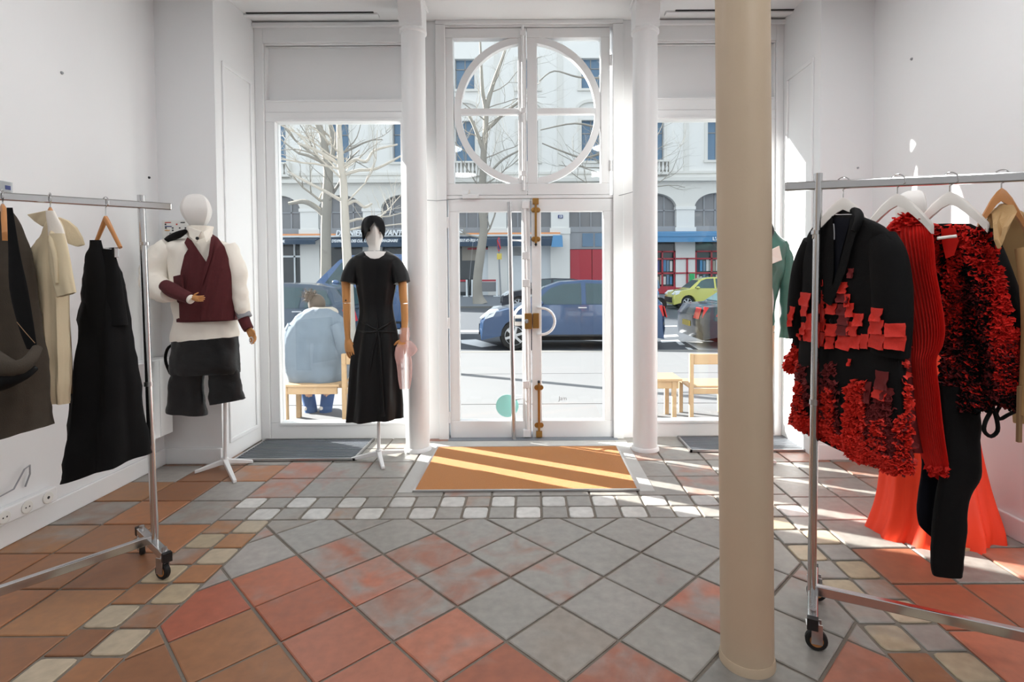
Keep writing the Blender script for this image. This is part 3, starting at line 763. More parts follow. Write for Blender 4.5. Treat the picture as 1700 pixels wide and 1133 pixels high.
# ---- building across the street
YF = 41.0
def FX(px): return P(px, 400, YF).x
def FZ(py): return P(882, py, YF).z
PB = 104.0
bld = thing('stone_building', (FX(878), YF, ZW), 'long pale stone building with arches, tall windows and shops across the street', 'building')
C0 = 878.0; NB = range(-7, 7)
wall = MB(); zc, zt = FZ(300), FZ(40)
w_l, w_h = FZ(268), FZ(200); u_l, u_h = FZ(148), FZ(97)
for k in NB:
    c = C0+PB*k
    xa, xb = FX(c-PB/2), FX(c+PB/2); wa, wb = FX(c-16), FX(c+16)
    # masonry of the upper storeys, set around the window openings
    m = MB(); m.box(xa, wa, YF, YF+0.6, zc, zt); m.box(wb, xb, YF, YF+0.6, zc, zt)
    for z0, z1 in ((zc, w_l), (w_h, u_l), (u_h, zt)): m.box(wa, wb, YF, YF+0.6, z0, z1)
    m.build('wall_bay', 'stone_light', bld)
    for z0, z1 in ((w_l, w_h), (u_l, u_h)):
        w = MB().box(wa, wb, YF+0.35, YF+0.45, z0, z1).build('window', 'pane_blue', bld)
        mm = MB(); xm = (wa+wb)/2
        mm.box(xm-0.04, xm+0.04, YF+0.3, YF+0.36, z0, z1); mm.box(wa, wb, YF+0.3, YF+0.36, z0+(z1-z0)*0.68, z0+(z1-z0)*0.68+0.07)
        for x in (wa, wb-0.06): mm.box(x, x+0.06, YF+0.3, YF+0.36, z0, z1)
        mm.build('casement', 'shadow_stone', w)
        s = MB(); s.box(wa-0.22, wa, YF-0.08, YF, z0, z1+0.1); s.box(wb, wb+0.22, YF-0.08, YF, z0, z1+0.1); s.box(wa-0.3, wb+0.3, YF-0.14, YF, z0-0.18, z0)
        s.build('window_surround', 'stone', bld)
    # curved pediment over the first-floor window
    pts = [(FX(c)+1.25*cos(pi-pi*i/12), FZ(185)+0.85*sin(pi*i/12)) for i in range(13)]
    inn = [(FX(c)+1.02*cos(pi*i/12), FZ(185)+0.62*sin(pi*i/12)) for i in range(13)]
    MB().prism(pts+inn, YF-0.18, YF).build('pediment', 'stone', bld)
    MB().box(FX(c-PB/2+1)-0.2, FX(c-PB/2+1)+0.2, YF-0.08, YF, FZ(286), zt).build('pilaster', 'stone', bld)
    # arch
    ha = 37.0; sx = FX(c); hw = FX(c+ha)-sx; zs, zk = FZ(347), FZ(322)
    xa, xb = FX(c-PB/2), FX(c+PB/2)
    ar = [(sx-hw*cos(pi*i/16), zs+(zk-zs)*sin(pi*i/16)) for i in range(17)]
    m = MB().prism([(xa, zc), (xa, zs)]+ar+[(xb, zs), (xb, zc)], YF, YF+0.7); m.build('arch', 'stone', bld)
    m = MB(); px = c+PB/2; m.box(FX(px-15), FX(px+15), YF-0.02, YF+0.7, FZ(384), zs); m.box(FX(px-16.5), FX(px+16.5), YF-0.1, YF+0.7, zs-0.12, zs+0.12)
    m.box(FX(px-17), FX(px+17), YF-0.1, YF+0.7, FZ(389), FZ(379)); m.box(FX(px-16), FX(px+16), YF-0.03, YF+0.7, ZW, FZ(389)); m.build('pier', 'stone_light', bld)
    gl = MB().box(sx-hw, sx+hw, YF+0.5, YF+0.6, FZ(380), zk).build('arch_window', 'pane_grey', bld)
    m = MB()
    for i in range(5): x = sx-hw+2*hw*i/4; m.box(x-0.05, x+0.05, YF+0.42, YF+0.5, FZ(378), zk)
    m.box(sx-hw, sx+hw, YF+0.42, YF+0.5, FZ(351), FZ(349)); m.build('glazing_bars', 'zinc', gl)
    m = MB().box(sx-hw, sx+hw, YF+0.1, YF+0.6, FZ(386), FZ(377)); m.build('sill_band', 'zinc', bld)
MB().box(FX(C0-PB*7.5), FX(C0+PB*6.5), YF-0.35, YF, FZ(303), FZ(297)).build('cornice', 'stone', bld)
MB().box(FX(C0-PB*7.5), FX(C0+PB*6.5), YF-0.15, YF, FZ(290), FZ(286)).build('string_course', 'stone', bld)
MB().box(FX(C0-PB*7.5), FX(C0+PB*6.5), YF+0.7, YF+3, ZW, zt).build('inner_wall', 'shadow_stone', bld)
for c in (462, 774, 1086):
    bl = MB(); bl.box(FX(c-24), FX(c+24), YF-0.5, YF-0.2, FZ(272), FZ(269)); bl.box(FX(c-24), FX(c+24), YF-0.5, YF-0.05, FZ(293), FZ(289))
    bl.box(FX(c-25), FX(c-22), YF-0.55, YF, FZ(290), FZ(269)); bl.box(FX(c+22), FX(c+25), YF-0.55, YF, FZ(290), FZ(269)); bo = bl.build('balustrade', 'stone', bld)
    h = FZ(272)-FZ(289)
    for i in range(7):
        x = FX(c-19+38*i/6); MB().lathe([(0.09, 0), (0.06, h*0.1), (0.13, h*0.35), (0.06, h*0.75), (0.10, h)], (x, YF-0.35, FZ(289)), 10).build('baluster', 'stone_light', bo, smooth=True)
# shop infills between the piers
def bay(c, m, y0, y1, x0=-36, x1=36, nm='shop_window', d=0.3): return MB().box(FX(c+x0), FX(c+x1), YF+d, YF+d+0.1, FZ(y1), FZ(y0)).build(nm, m, bld)
for k in NB: bay(C0+PB*k, 'pane_dark' if k not in (0,) else 'shop_white', 386, 492)
bay(774, 'shop_white', 412, 492, 25, 36, 'wall_panel', 0.1); bay(878, 'shop_white', 470, 492, -36, 36, 'plinth', 0.1)
pn = bay(878, 'shop_white', 428, 468, 0, 20, 'service_door', 0.2)
MB().lathe([(0.08, 0), (0.06, -0.1)], (FX(895), YF+0.2, FZ(462)), 8, 'Y').build('door_knob', 'dark_metal', pn)
for i in range(7): MB().box(FX(852), FX(866), YF+0.18, YF+0.3, FZ(412+i*2), FZ(411+i*2)).build('vent_slat', 'shadow_stone', bld)
# carriage door with red leaves
bay(982, 'zinc', 386, 414, -36, 36, 'overdoor', 0.15)
for x0, x1 in ((-15, 3), (6, 24)): bay(982, 'pane_blue', 388, 410, x0, x1, 'overdoor_pane', 0.1)
for x0, x1 in ((-35, 0.5), (1.5, 35)): bay(982, 'shop_red', 415, 492, x0, x1, 'red_door_leaf', 0.1)
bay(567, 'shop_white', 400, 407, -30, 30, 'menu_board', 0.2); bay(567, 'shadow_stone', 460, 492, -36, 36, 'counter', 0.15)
for x in (1, 22): bay(463, 'shop_white', 400, 470, x, x+2.5, 'mullion', 0.2)
bay(463, 'shop_white', 422, 425, -36, 36, 'crossbar', 0.2)
bay(774, 'fleece', 408, 432, -8, 24, 'cafe_curtain', 0.22); bay(774, 'shop_red', 411, 414, 2, 36, 'red_valance', 0.05)
# bookshop with red frames at the right
for c in (1086, 1190):
    for x in (-34, -8, 14, 34): bay(c, 'shop_red', 418, 482, x-1.2, x+1.2, 'red_post', 0.05)
    for y in (418, 430, 454): bay(c, 'shop_red', y, y+2.5, -36, 36, 'red_rail', 0.05)
    bay(c, 'shop_red', 477, 489, -36, 36, 'red_plinth', 0.0)
    cols = ['paper', 'awning_blue', 'stone', 'ink_blue', 'pane_blue', 'fleece', 'awning_navy', 'paper']
    for i in range(12):
        x = -32+i*5.4; mm = cols[(i*3+int(c)) % 8]
        bay(c, mm, 433+(i % 3), 452, x, x+4.2, 'displayed_poster', 0.2); bay(c, cols[(i*5+2) % 8], 458+(i % 2)*3, 474, x, x+3.8, 'displayed_book', 0.2)
for y in (430, 454): bay(1138, 'shop_red', y, y+2.2, -18, 18, 'red_rail', -0.12)
bay(1138, 'shop_red', 430, 488, 1, 3.6, 'red_post', -0.12); bay(1138, 'shop_red', 479, 489, -17, 17, 'red_plinth', -0.12)
bay(1148, 'green_poster', 456, 475, -4, 4, 'green_poster', -0.2)
num = MB().box(FX(926.5), FX(934.5), YF-0.08, YF-0.02, FZ(363), FZ(357.5)).build('number_plate', 'ink_blue', bld)
text('lettering', '13', (FX(928.2), YF-0.1, FZ(362)), 0.17, 'letter', num, off=0.01)
# awnings
def awning(a, b, ztop, zlow, m, label, over):
    w = thing('awning', (FX((a+b)/2), YF-0.9, FZ(zlow)), label, 'awning')
    x0, x1 = FX(a), FX(b)
    MB().slab([(x0, YF-.13, FZ(ztop)), (x1, YF-.13, FZ(ztop)), (x1, YF-1.1, FZ(ztop+6)), (x0, YF-1.1, FZ(ztop+6))], (0, 0, -0.05)).build('canopy', m, w)
    MB().box(x0, x1, YF-1.15, YF-1.1, FZ(zlow), FZ(ztop+5.5)).build('valance', m, w)
    if over:
        MB().box(x0, x1, YF-0.28, YF-0.13, FZ(392.5), FZ(389.5)).build('fascia', 'shop_white', w); 
        for u, v in ((a, min(b, 559)), (772, b)):
            if v > u: MB().box(FX(u), FX(v), YF-0.22, YF-0.13, FZ(389.5), FZ(386.5)).build('orange_strip', 'orange_strip', w)
    return w
TZ = FZ(403.5)
a1 = awning(430, 533, 393, 405, 'awning_navy', 'navy awning with a short white word at the left end of the café', True)
text('lettering', 'MONDE', (FX(469), YF-1.17, FZ(402)), 0.19, 'letter', a1, width=FX(484)-FX(469), off=0.012)
a2 = awning(541, 930, 393, 410, 'awning_navy', 'long navy café awning with white slanted lettering and an orange strip', True)
a2x = FX(541)
text('lettering', "ESPACE D'EXPRESSION DES CULTURES ET DE L'IMAGINAIRE", (FX(543), YF-1.17, FZ(402.2)), 0.2, 'letter', a2, width=FX(667)-FX(543), shear=0.25, off=0.012)
text('lettering', 'MAISON • VITAMINE • JEUX ET ARTS • ÉPIQUE • BURLESQUE', (FX(742), YF-1.17, FZ(402.4)), 0.2, 'letter', a2, width=FX(906)-FX(742), shear=0.25, off=0.012)
text('sign_lettering', 'DERNIER BAR AVANT LA FIN DU MONDE', (FX(561), YF-0.5, FZ(390.5)), 0.42, 'letter', a2, width=FX(770)-FX(561), shear=0.25, off=0.018, ext=0.03)
MB().slab([(FX(917), YF-1.1, FZ(393)), (FX(932), YF-1.1, FZ(393)), (FX(933), YF-1.3, FZ(412)), (FX(914), YF-1.3, FZ(412))], (0, 0.05, 0)).build('side_flap', 'awning_blue', a2)
a3 = awning(1080, 1330, 386, 405, 'awning_blue', 'bright blue bookshop awning with white lettering at the right', False)
MB().box(FX(1080), FX(1330), YF-1.2, YF-1.14, FZ(396), FZ(390)).build('fascia', 'awning_blue', a3)
text('lettering', "L'AM", (FX(1174), YF-1.22, FZ(402.7)), 0.24, 'letter', a3, width=FX(1191)-FX(1174), off=0.012, ext=0.02)
# café terrace barriers
for a, c in ((742, 776), (783, 826)):
    t = thing('terrace_barrier', (FX((a+c)/2), 38.5, ZW), 'grey terrace screen with red top rail before the café, %s of the trunk' % ('left' if a < 760 else 'right'), 'barrier', 'terrace barriers')
    TX = lambda px: P(px, 480, 38.5).x; TZ2 = lambda py: P(882, py, 38.5).z
    MB().box(TX(a), TX(c), 38.5, 38.55, TZ2(484), TZ2(468)).build('screen', 'pane_grey', t)
    MB().box(TX(a), TX(c), 38.45, 38.6, TZ2(467), TZ2(464)).build('top_rail', 'shop_red', t)
    for q in (a+1, c-1):
        MB().box(TX(q)-0.06, TX(q)+0.06, 38.4, 38.52, ZW, TZ2(464)).build('post', 'shop_white', t); MB().box(TX(q)-0.25, TX(q)+0.25, 38.2, 38.7, ZW, ZW+0.05).build('foot', 'shop_white', t)
# no-parking sign
sg = thing('street_sign', (P(832, 500, 29).x, 29, ZW), 'round no-parking sign on a thin grey pole', 'street sign')
MB().tube([P(832, 496, 29)-Vector((0, 0, 0.3)), P(829, 440, 29), P(828, 396, 29)], 0.045, 8).build('pole', 'zinc', sg, smooth=True)
ct = P(828, 406, 28.9); ax = Vector((0.36, -0.93, 0)).normalized(); sd = Vector((0.93, 0.36, 0))
def disc(c, r, off, th, n=28):
    rg = [[Vector(c)+ax*(off+o)+Vector((0, 0, 1))*rr_*cos(2*pi*k/n)+Vector((ax.y, -ax.x, 0))*rr_*sin(2*pi*k/n)*0.24 for k in range(n)] for o, rr_ in ((0, r), (th, r))]
    return MB().rings(rg)
pl = disc(ct, 0.38, 0, 0.02).build('disc', 'lamp_red', sg); disc(ct, 0.30, 0.02, 0.012).build('blue_field', 'ink_blue', pl)
MB().tube([ct+ax*0.04+Vector((-0.09, 0, 0.24)), ct+ax*0.04+Vector((0.09, 0, -0.24))], 0.035, 6).build('slash', 'lamp_red', pl)
q0 = P(829, 426, 28.95); MB().box(q0.x-0.13, q0.x+0.13, 28.9, 28.94, q0.z-0.16, q0.z+0.16).build('plate', 'plate_yellow', sg)

# ---- trees
def tree(name, label, base_px, base_z, Y, trunk, mname, seeds, nb, reach, thin=1.0, extra=()):
    t = thing(name, (P(base_px, 500, Y).x, Y, base_z), label, 'tree', 'bare plane trees')
    path = [(P(px, py, Y), r*Y/F) for px, py, r in trunk]
    path[0][0].z = min(path[0][0].z, base_z)
    pts = [p for p, r in path]; rs = [r for p, r in path]
    fine = catmull([(*p, r) for p, r in path], 5)
    MB().tube([f[:3] for f in fine], [f[3] for f in fine], 12).build('trunk', mname, t, smooth=True)
    rng = random.Random(seeds); mb = MB()
    def grow(p, d, ln, r, depth):
        n = 6; q = [p]; rr_ = [r]; dd = d.copy()
        for i in range(n):
            dd = (dd+Vector((rng.uniform(-1, 1), rng.uniform(-1, 1), rng.uniform(-0.7, 0.9)))*0.32).normalized()
            q.append(q[-1]+dd*ln/n); rr_.append(r*(1-0.7*(i+1)/n))
        mb.tube(q, rr_, 6 if depth else 8)
        if depth < 3:
            for k in range(3 if depth < 2 else 2):
                i = rng.randint(1, n-1); s = (dd+Vector((rng.uniform(-1, 1), rng.uniform(-1, 1), rng.uniform(-0.6, 1)))*0.95).normalized()
                grow(q[i], s, ln*rng.uniform(0.45, 0.7), rr_[i]*0.65, depth+1)
    for k in range(nb):
        i = int(len(fine)*rng.uniform(0.3, 0.98)); p = Vector(fine[min(i, len(fine)-1)][:3]); a = rng.uniform(0, 2*pi)
        d = Vector((cos(a), 0.6*sin(a), rng.uniform(0.1, 0.8))).normalized()
        grow(p, d, reach*rng.uniform(0.6, 1.1), fine[min(i, len(fine)-1)][3]*rng.uniform(0.35, 0.55)*thin, 0)
    for ex in extra:
        mb.tube([P(px, py, Y+dy) for px, py, r, dy in catmull(ex, 4)], [r*Y/F for px, py, r, dy in catmull(ex, 4)], 8)
    mb.build('branches', mname, t, smooth=True)
    return t
tree('plane_tree', 'young pale-barked bare tree behind the headscarfed mannequin', 585, ZW, 9.0,
     [(586, 640, 8), (582, 540, 8), (577, 440, 7.5), (573, 370, 7), (570, 300, 6), (566, 275, 6), (563, 220, 4.5), (560, 140, 3.5), (556, 40, 2.5)], 'bark', 5, 17, 1.35, 0.6,
     extra=[[(570, 335, 3.2, 0), (540, 318, 2.6, 0.1), (505, 300, 2.2, 0.1), (478, 285, 1.4, 0.2)], [(567, 280, 3, 0), (590, 265, 2.6, 0), (608, 268, 2.4, -0.1), (622, 250, 2, 0), (660, 240, 1.5, 0.1)],
            [(566, 275, 3, 0), (530, 252, 2.5, 0.1), (495, 238, 2, 0.2)], [(573, 290, 3, 0), (595, 283, 2.6, 0), (625, 280, 2.3, 0), (668, 258, 1.5, 0)], [(575, 340, 3.2, 0), (590, 334, 2.6, 0), (605, 344, 2.4, 0), (618, 338, 1.6, 0)]])
tree('plane_tree', 'thick grey bare tree standing left of the young pale tree', 543, ZW, 27.5,
     [(540, 520, 9), (541, 440, 8.5), (541, 380, 8), (543, 330, 8), (545, 290, 7.5), (543, 270, 7), (535, 225, 5), (520, 190, 4), (505, 120, 3)], 'bark_far', 11, 8, 4.5, 0.8,
     extra=[[(540, 360, 5, 0), (525, 345, 4.5, 0), (505, 335, 4, 0), (480, 338, 3, 0.3)], [(544, 280, 5, 0), (555, 240, 4, 0), (548, 200, 3.5, 0), (556, 140, 2.5, 0)]])
tree('plane_tree', 'bare street tree seen through the left door leaf', 798, ZW, 28.5,
     [(797, 506, 13), (793, 490, 8.5), (793, 460, 7.5), (798, 420, 7.5), (803, 380, 6.5), (800, 340, 6), (801, 300, 5.5), (803, 255, 5.2), (806, 215, 4.6), (808, 180, 4.2), (820, 135, 3.2), (838, 85, 2.2), (850, 30, 1.5)], 'bark_far', 23, 20, 4.2, 0.5,
     extra=[[(803, 250, 3.5, 0), (795, 230, 3.2, 0), (785, 205, 2.6, 0), (772, 180, 2, 0)], [(808, 215, 3.5, 0), (820, 205, 3, 0), (840, 185, 2.4, 0), (870, 165, 1.6, 0)],
            [(806, 180, 3.5, 0), (801, 150, 3, 0), (799, 110, 2.2, 0), (797, 60, 1.5, 0)], [(815, 285, 2, 0), (835, 265, 1.8, 0), (862, 250, 1.4, 0)]])
tree('plane_tree', 'bare tree whose thin branches cross the right transom light', 1025, ZW, 28.0,
     [(1030, 506, 10), (1028, 430, 8), (1026, 350, 7), (1022, 280, 6), (1015, 220, 5), (1008, 150, 4), (1000, 60, 2.5)], 'bark_far', 31, 22, 4.6, 0.45,
     extra=[[(1010, 250, 2.2, 0), (970, 262, 1.8, 0), (930, 250, 1.4, 0), (900, 238, 1, 0)], [(1008, 130, 2, 0), (960, 128, 1.6, 0), (920, 118, 1.2, 0), (895, 135, 0.9, 0)], [(1000, 215, 2, 0), (955, 205, 1.5, 0), (897, 216, 1, 0)]])

# ---- cars
def car(name, label, xf, sgn, Yn, L, H, W, paint, prof='hatch', rear='lamp_red', plate=None, wr=0.31):
    c = thing(name, (xf+sgn*L/2, Yn+W/2, ZR), label, 'car')
    if prof == 'hatch':
        up = [(0.0, .30), (.005, .42), (.04, .53), (.14, .60), (.27, .66), (.6, .66), (.97, .66), (.995, .5), (1.0, .30)]; hb = .63
        cab = [(.22, .63), (.36, .90), (.44, .975), (.58, 1.0), (.78, .98), (.90, .93), (.985, .63)]
        wins = [[(.29, .655), (.385, .885), (.455, .945), (.55, .955), (.55, .655)], [(.575, .655), (.575, .955), (.75, .935), (.74, .655)], [(.765, .655), (.775, .93), (.86, .89), (.90, .70)]]
    elif prof == 'van':
        up = [(0.0, .25), (.0, .38), (.03, .46), (.12, .52), (.2, .55), (.6, .56), (.99, .56), (1.0, .4), (1.0, .22)]; hb = .53
        cab = [(.12, .53), (.22, .74), (.32, .93), (.38, .985), (.6, 1.0), (.93, .98), (.99, .9), (.995, .53)]
        wins = [[(.20, .56), (.335, .90), (.42, .92), (.42, .56)], [(.45, .56), (.45, .92), (.68, .92), (.68, .56)], [(.71, .56), (.71, .92), (.92, .90), (.94, .56)]]
    else:
        up = [(0.0, .30), (.005, .42), (.04, .54), (.16, .62), (.29, .67), (.6, .67), (.86, .67), (.97, .64), (1.0, .5), (1.0, .28)]; hb = .64
        cab = [(.25, .64), (.40, .93), (.48, .99), (.6, 1.0), (.72, .97), (.87, .64)]
        wins = [[(.32, .665), (.42, .90), (.49, .95), (.56, .955), (.56, .665)], [(.585, .665), (.585, .955), (.68, .945), (.79, .69)]]
    R = lambda s, h, w: Vector((xf+sgn*s*L, Yn+w*W, ZR+h*H))
    ws_ = (.19, .80); ar = (wr+0.045)
    bot = []
    for s0 in reversed(ws_):
        for i in range(9):
            a = pi*i/8; s = s0+ar*cos(a)/L; z = (wr+ar*sin(a))/H
            bot.append((s, max(.13, z)))
    poly = up+[(.985, .15)]+bot+[(.015, .15)]
    mid = (0.5, .42)
    rings = []
    for w_, k in ((0.0, .955), (.03, .985), (.10, 1.0), (.90, 1.0), (.97, .985), (1.0, .955)):
        rings.append([R(mid[0]+(s-mid[0])*(k if h > .2 else 1), mid[1]+(h-mid[1])*(k if h > .45 else 1), w_) for s, h in poly])
    MB().rings(rings).build('body', paint, c, smooth=True, angle=30)
    wi = lambda h: .05+.12*max(0, (h-hb)/(1-hb))
    rings = [[R(s, h, wi(h)) for s, h in cab], [R(s, h*1.004, wi(h)+.05) for s, h in cab], [R(s, h*1.004, .95-wi(h)) for s, h in cab], [R(s, h, 1-wi(h)) for s, h in cab]]
    MB().rings(rings).build('cabin', paint, c, smooth=True, angle=35)
    for q in wins:
        for sd_ in (0, 1):
            MB().slab([R(s, h, (wi(h)-.004) if not sd_ else (1-wi(h)+.004)) for s, h in q], (0, 0.006 if sd_ else -0.006, 0)).build('side_window', 'car_glass', c)
    def front(i, j, k0, k1, nm):
        (s0, h0), (s1, h1) = cab[i], cab[j]; A = lambda t: (s0+(s1-s0)*t, h0+(h1-h0)*t)
        n = Vector((-(h1-h0)*H, 0, (s1-s0)*L)).normalized(); n = Vector((sgn*n.x, 0, n.z));
        (sa, ha_), (sb, hb_) = A(k0), A(k1)
        if n.z < 0: n = -n
        MB().slab([R(sa, ha_, wi(ha_)+.05), R(sa, ha_, .95-wi(ha_)), R(sb, hb_, .95-wi(hb_)), R(sb, hb_, wi(hb_)+.05)], n*0.02).build(nm, 'car_glass', c)
    front(0, 1, .12, .98, 'windshield'); front(len(cab)-1, len(cab)-2, .15, .9, 'rear_window')
    wheel = None
    for s0 in ws_:
        for sd_ in (0, 1):
            p = R(s0, 0, 0); x = p.x; y0 = Yn+(0.012 if not sd_ else W-0.012); o = 1 if not sd_ else -1; z = ZR+wr
            tw = MB().lathe([(wr*.66, 0.0*o), (wr*.9, -0.005*o), (wr, 0.03*o), (wr, 0.17*o), (wr*.9, 0.2*o), (wr*.6, 0.2*o)], (x, y0, z), 28, 'Y').build('wheel', 'rubber', c, smooth=True)
            mb = MB().lathe([(wr*.68, 0.004*o), (wr*.62, -0.004*o), (wr*.58, 0.03*o), (wr*.4, .06*o)], (x, y0, z), 28, 'Y', caps=False)
            for k in range(6):
                a = 2*pi*k/6+.3; mb.obox((x+wr*.34*cos(a), y0+0.008*o, z+wr*.34*sin(a)), (cos(a), 0, sin(a)), (0, 1, 0), (-sin(a), 0, cos(a)), wr*.31, .012, wr*.085)
            mb.lathe([(wr*.14, -0.01*o), (wr*.14, 0.03*o)], (x, y0, z), 14, 'Y'); mb.build('rim', 'alloy', tw, smooth=True, angle=30)
    for wv in (.04, .80):
        q = [R(.012, .45, wv), R(.012, .45, wv+.16), R(.06, .555, wv+.16), R(.11, .575, wv+.0)]
        MB().slab(q, (-sgn*0.03, 0, 0.03)).build('headlight', 'lamp_clear', c)
        q = [R(.10, .575, -.004), R(.02, .50, .004), R(.03, .44, .0), R(.09, .50, -.004)]
    MB().slab([R(.10, .585, .016), R(.035, .535, .02), R(.035, .45, .012), R(.08, .49, .004)], (0, -0.02, 0)).build('headlight', 'lamp_clear', c)
    MB().slab([R(.985, .48, .02), R(.90, .50, .008), R(.905, .60, .012), R(.975, .64, .022)], (0, -0.02, 0)).build('tail_light', rear, c)
    MB().slab([R(1.0, .46, .03), R(1.0, .46, .2), R(.985, .62, .2), R(.985, .62, .03)], (sgn*0.02, 0, 0)).build('tail_light', rear, c)
    MB().slab([R(.001, .22, .1), R(.001, .22, .9), R(.003, .38, .9), R(.003, .38, .1)], (-sgn*0.015, 0, 0)).build('grille', 'black_plastic', c)
    for sp in (.53, .72): MB().box(min(R(sp, 0, 0).x, R(sp+.045, 0, 0).x), max(R(sp, 0, 0).x, R(sp+.045, 0, 0).x), Yn-0.015, Yn+0.03, ZR+.60*H, ZR+.617*H).build('door_handle', 'alloy', c, bevel=0.004)
    p = R(.325, .675, -.02); MB().ball(p, .09, .07, .06, 12, 8).build('mirror', paint, c, smooth=True)
    MB().box(min(R(.26, 0, 0).x, R(.74, 0, 0).x), max(R(.26, 0, 0).x, R(.74, 0, 0).x), Yn-0.004, Yn+0.02, ZR+.20*H, ZR+.225*H).build('sill_trim', 'dark_metal', c)
    MB().box(min(R(.26, 0, 0).x, R(.95, 0, 0).x), max(R(.26, 0, 0).x, R(.95, 0, 0).x), Yn+0.3, Yn+W-0.3, ZR+.12*H, ZR+.3*H).build('underbody', 'rubber', c)
    if plate:
        m_, s0 = plate; p = R(s0, .36, .5); MB().box(p.x-0.012, p.x+0.012, p.y-0.26, p.y+0.26, p.z-0.055, p.z+0.055).build('number_plate', m_, c)
    return c
GX = lambda px, Y: P(px, 520, Y).x
car('hatchback_car', 'blue hatchback driving past the glass door', GX(794, 11.2), 1, 11.2, 3.95, 1.47, 1.72, 'car_blue', plate=('plate_white', -0.002))
car('parked_car', 'dark slate car parked behind the seated person', GX(583, 10.65)-4.2, 1, 10.65, 4.2, 1.45, 1.75, 'car_slate')
car('passenger_van', 'tall blue van passing behind the mannequin in black', GX(470, 13.0), 1, 13.0, 4.0, 2.13, 1.85, 'van_blue', 'van')
car('parked_car', 'dark blue car parked on the far side behind the blue hatchback', GX(831, 24.3), 1, 24.3, 4.2, 1.45, 1.75, 'car_dark')
car('small_car', 'pale yellow small car parked before the bookshop', GX(1117, 24.0), 1, 24.0, 3.45, 1.46, 1.63, 'car_yellow')
car('sedan_car', 'dark sedan with red tail light at the edge of the right window', GX(1161, 11.0)+4.4, -1, 11.0, 4.4, 1.42, 1.8, 'car_dark', 'sedan', plate=('plate_yellow', 1.003))
# motorbike beside the yellow car
YM = 23.2; MX = lambda px: P(px, 500, YM).x; MZ = lambda py: P(1090, py, YM).z
mk = thing('motorbike', (MX(1086), YM, ZR), 'blurred blue motorbike left of the yellow car', 'motorbike')
for px in (1062, 1095):
    wv = MB().lathe([(0.20, -0.05), (0.30, -0.05), (0.30, 0.05), (0.20, 0.05)], (MX(px), YM, ZR+0.30), 20, 'Y').build('wheel', 'rubber', mk, smooth=True)
    MB().lathe([(0.06, -0.06), (0.20, -0.03), (0.20, 0.03), (0.06, 0.06)], (MX(px), YM, ZR+0.30), 14, 'Y').build('rim', 'alloy', wv, smooth=True)
MB().prism([(MX(1062), ZR+0.6), (MX(1072), ZR+0.35), (MX(1086), ZR+0.35), (MX(1094), ZR+0.8), (MX(1090), ZR+0.95), (MX(1078), ZR+0.8), (MX(1058), ZR+0.85)], YM-0.14, YM+0.14).build('body', 'awning_blue', mk, bevel=0.05)
MB().tube([(MX(1095), YM, ZR+0.3), (MX(1091), YM, ZR+0.95), (MX(1089), YM, ZR+1.1)], 0.035, 8).build('fork', 'alloy', mk, smooth=True)
MB().tube([(MX(1087), YM-0.35, ZR+1.1), (MX(1090), YM, ZR+1.12), (MX(1087), YM+0.35, ZR+1.1)], 0.02, 8).build('handlebar', 'dark_metal', mk, smooth=True)
MB().prism([(MX(1089), ZR+0.95), (MX(1095), ZR+1.0), (MX(1092), ZR+1.35), (MX(1087), ZR+1.4)], YM-0.15, YM+0.15).build('windscreen', 'pane_blue', mk, bevel=0.03)

# ---- wooden chairs and benches on the pavement
def wchair(px, w_, Y, label, dpt=0.42):
    x0 = P(px, 650, Y).x; x1 = x0+w_; c = thing('wooden_chair', ((x0+x1)/2, Y+dpt/2, ZW), label, 'chair', 'pale wooden chairs outside')
    zs = P(px, 646, Y).z; zt_ = P(px, 588, Y).z; t = 0.042
    for x in (x0, x1-t):
        MB().box(x, x+t, Y, Y+t, ZW, zt_).build('back_leg', 'wood_light', c, bevel=0.006); MB().box(x, x+t, Y+dpt-t, Y+dpt, ZW, zs).build('front_leg', 'wood_light', c, bevel=0.006)
    zl = P(px, 606, Y).z
    MB().box(x0+t, x1-t, Y+0.008, Y+0.03, zl, zt_-0.004).build('backrest', 'wood_light', c, bevel=0.006)
    MB().box(x0, x1, Y+t+0.002, Y+dpt+0.02, zs, zs+0.02).build('seat', 'wood_light', c, bevel=0.005)
    MB().box(x0+t, x1-t, Y+0.006, Y+0.03, zs-0.055, zs).build('seat_rail', 'wood_light', c, bevel=0.004)
    return c
def bench(xa, xb, Y, py, label, dpt=0.36, legs=(0.08, 0.92)):
    zs = P(xa, py, Y).z; xa = P(xa, py, Y).x; xb = P(xb, py, Y).x
    c = thing('wooden_bench', ((xa+xb)/2, Y+dpt/2, ZW), label, 'bench', 'pale wooden benches outside')
    MB().box(xa, xb, Y, Y+dpt, zs-0.025, zs).build('seat', 'wood_light', c, bevel=0.005)
    MB().box(xa+0.03, xb-0.03, Y+0.02, Y+0.045, zs-0.10, zs-0.025).build('apron', 'wood_light', c, bevel=0.003); MB().box(xa+0.03, xb-0.03, Y+dpt-0.045, Y+dpt-0.02, zs-0.10, zs-0.025).build('apron', 'wood_light', c, bevel=0.003)
    for f in legs:
        x = xa+(xb-xa)*f
        for y in (Y+0.01, Y+dpt-0.055): MB().box(x-0.022, x+0.022, y, y+0.045, ZW, zs-0.025).build('leg', 'wood_light', c, bevel=0.004)
    return c
wchair(567, 0.46, 5.22, 'pale wooden chair outside behind the mannequin in black')
wchair(1145, 0.46, 5.30, 'pale wooden chair outside behind the beige column')
bench(380, 563, 5.25, 640, 'pale wooden bench outside carrying the seated person', legs=(0.05, 0.5))
bench(1062, 1133, 5.3, 630, 'low pale wooden bench outside at the right window', legs=(0.1, 0.82))

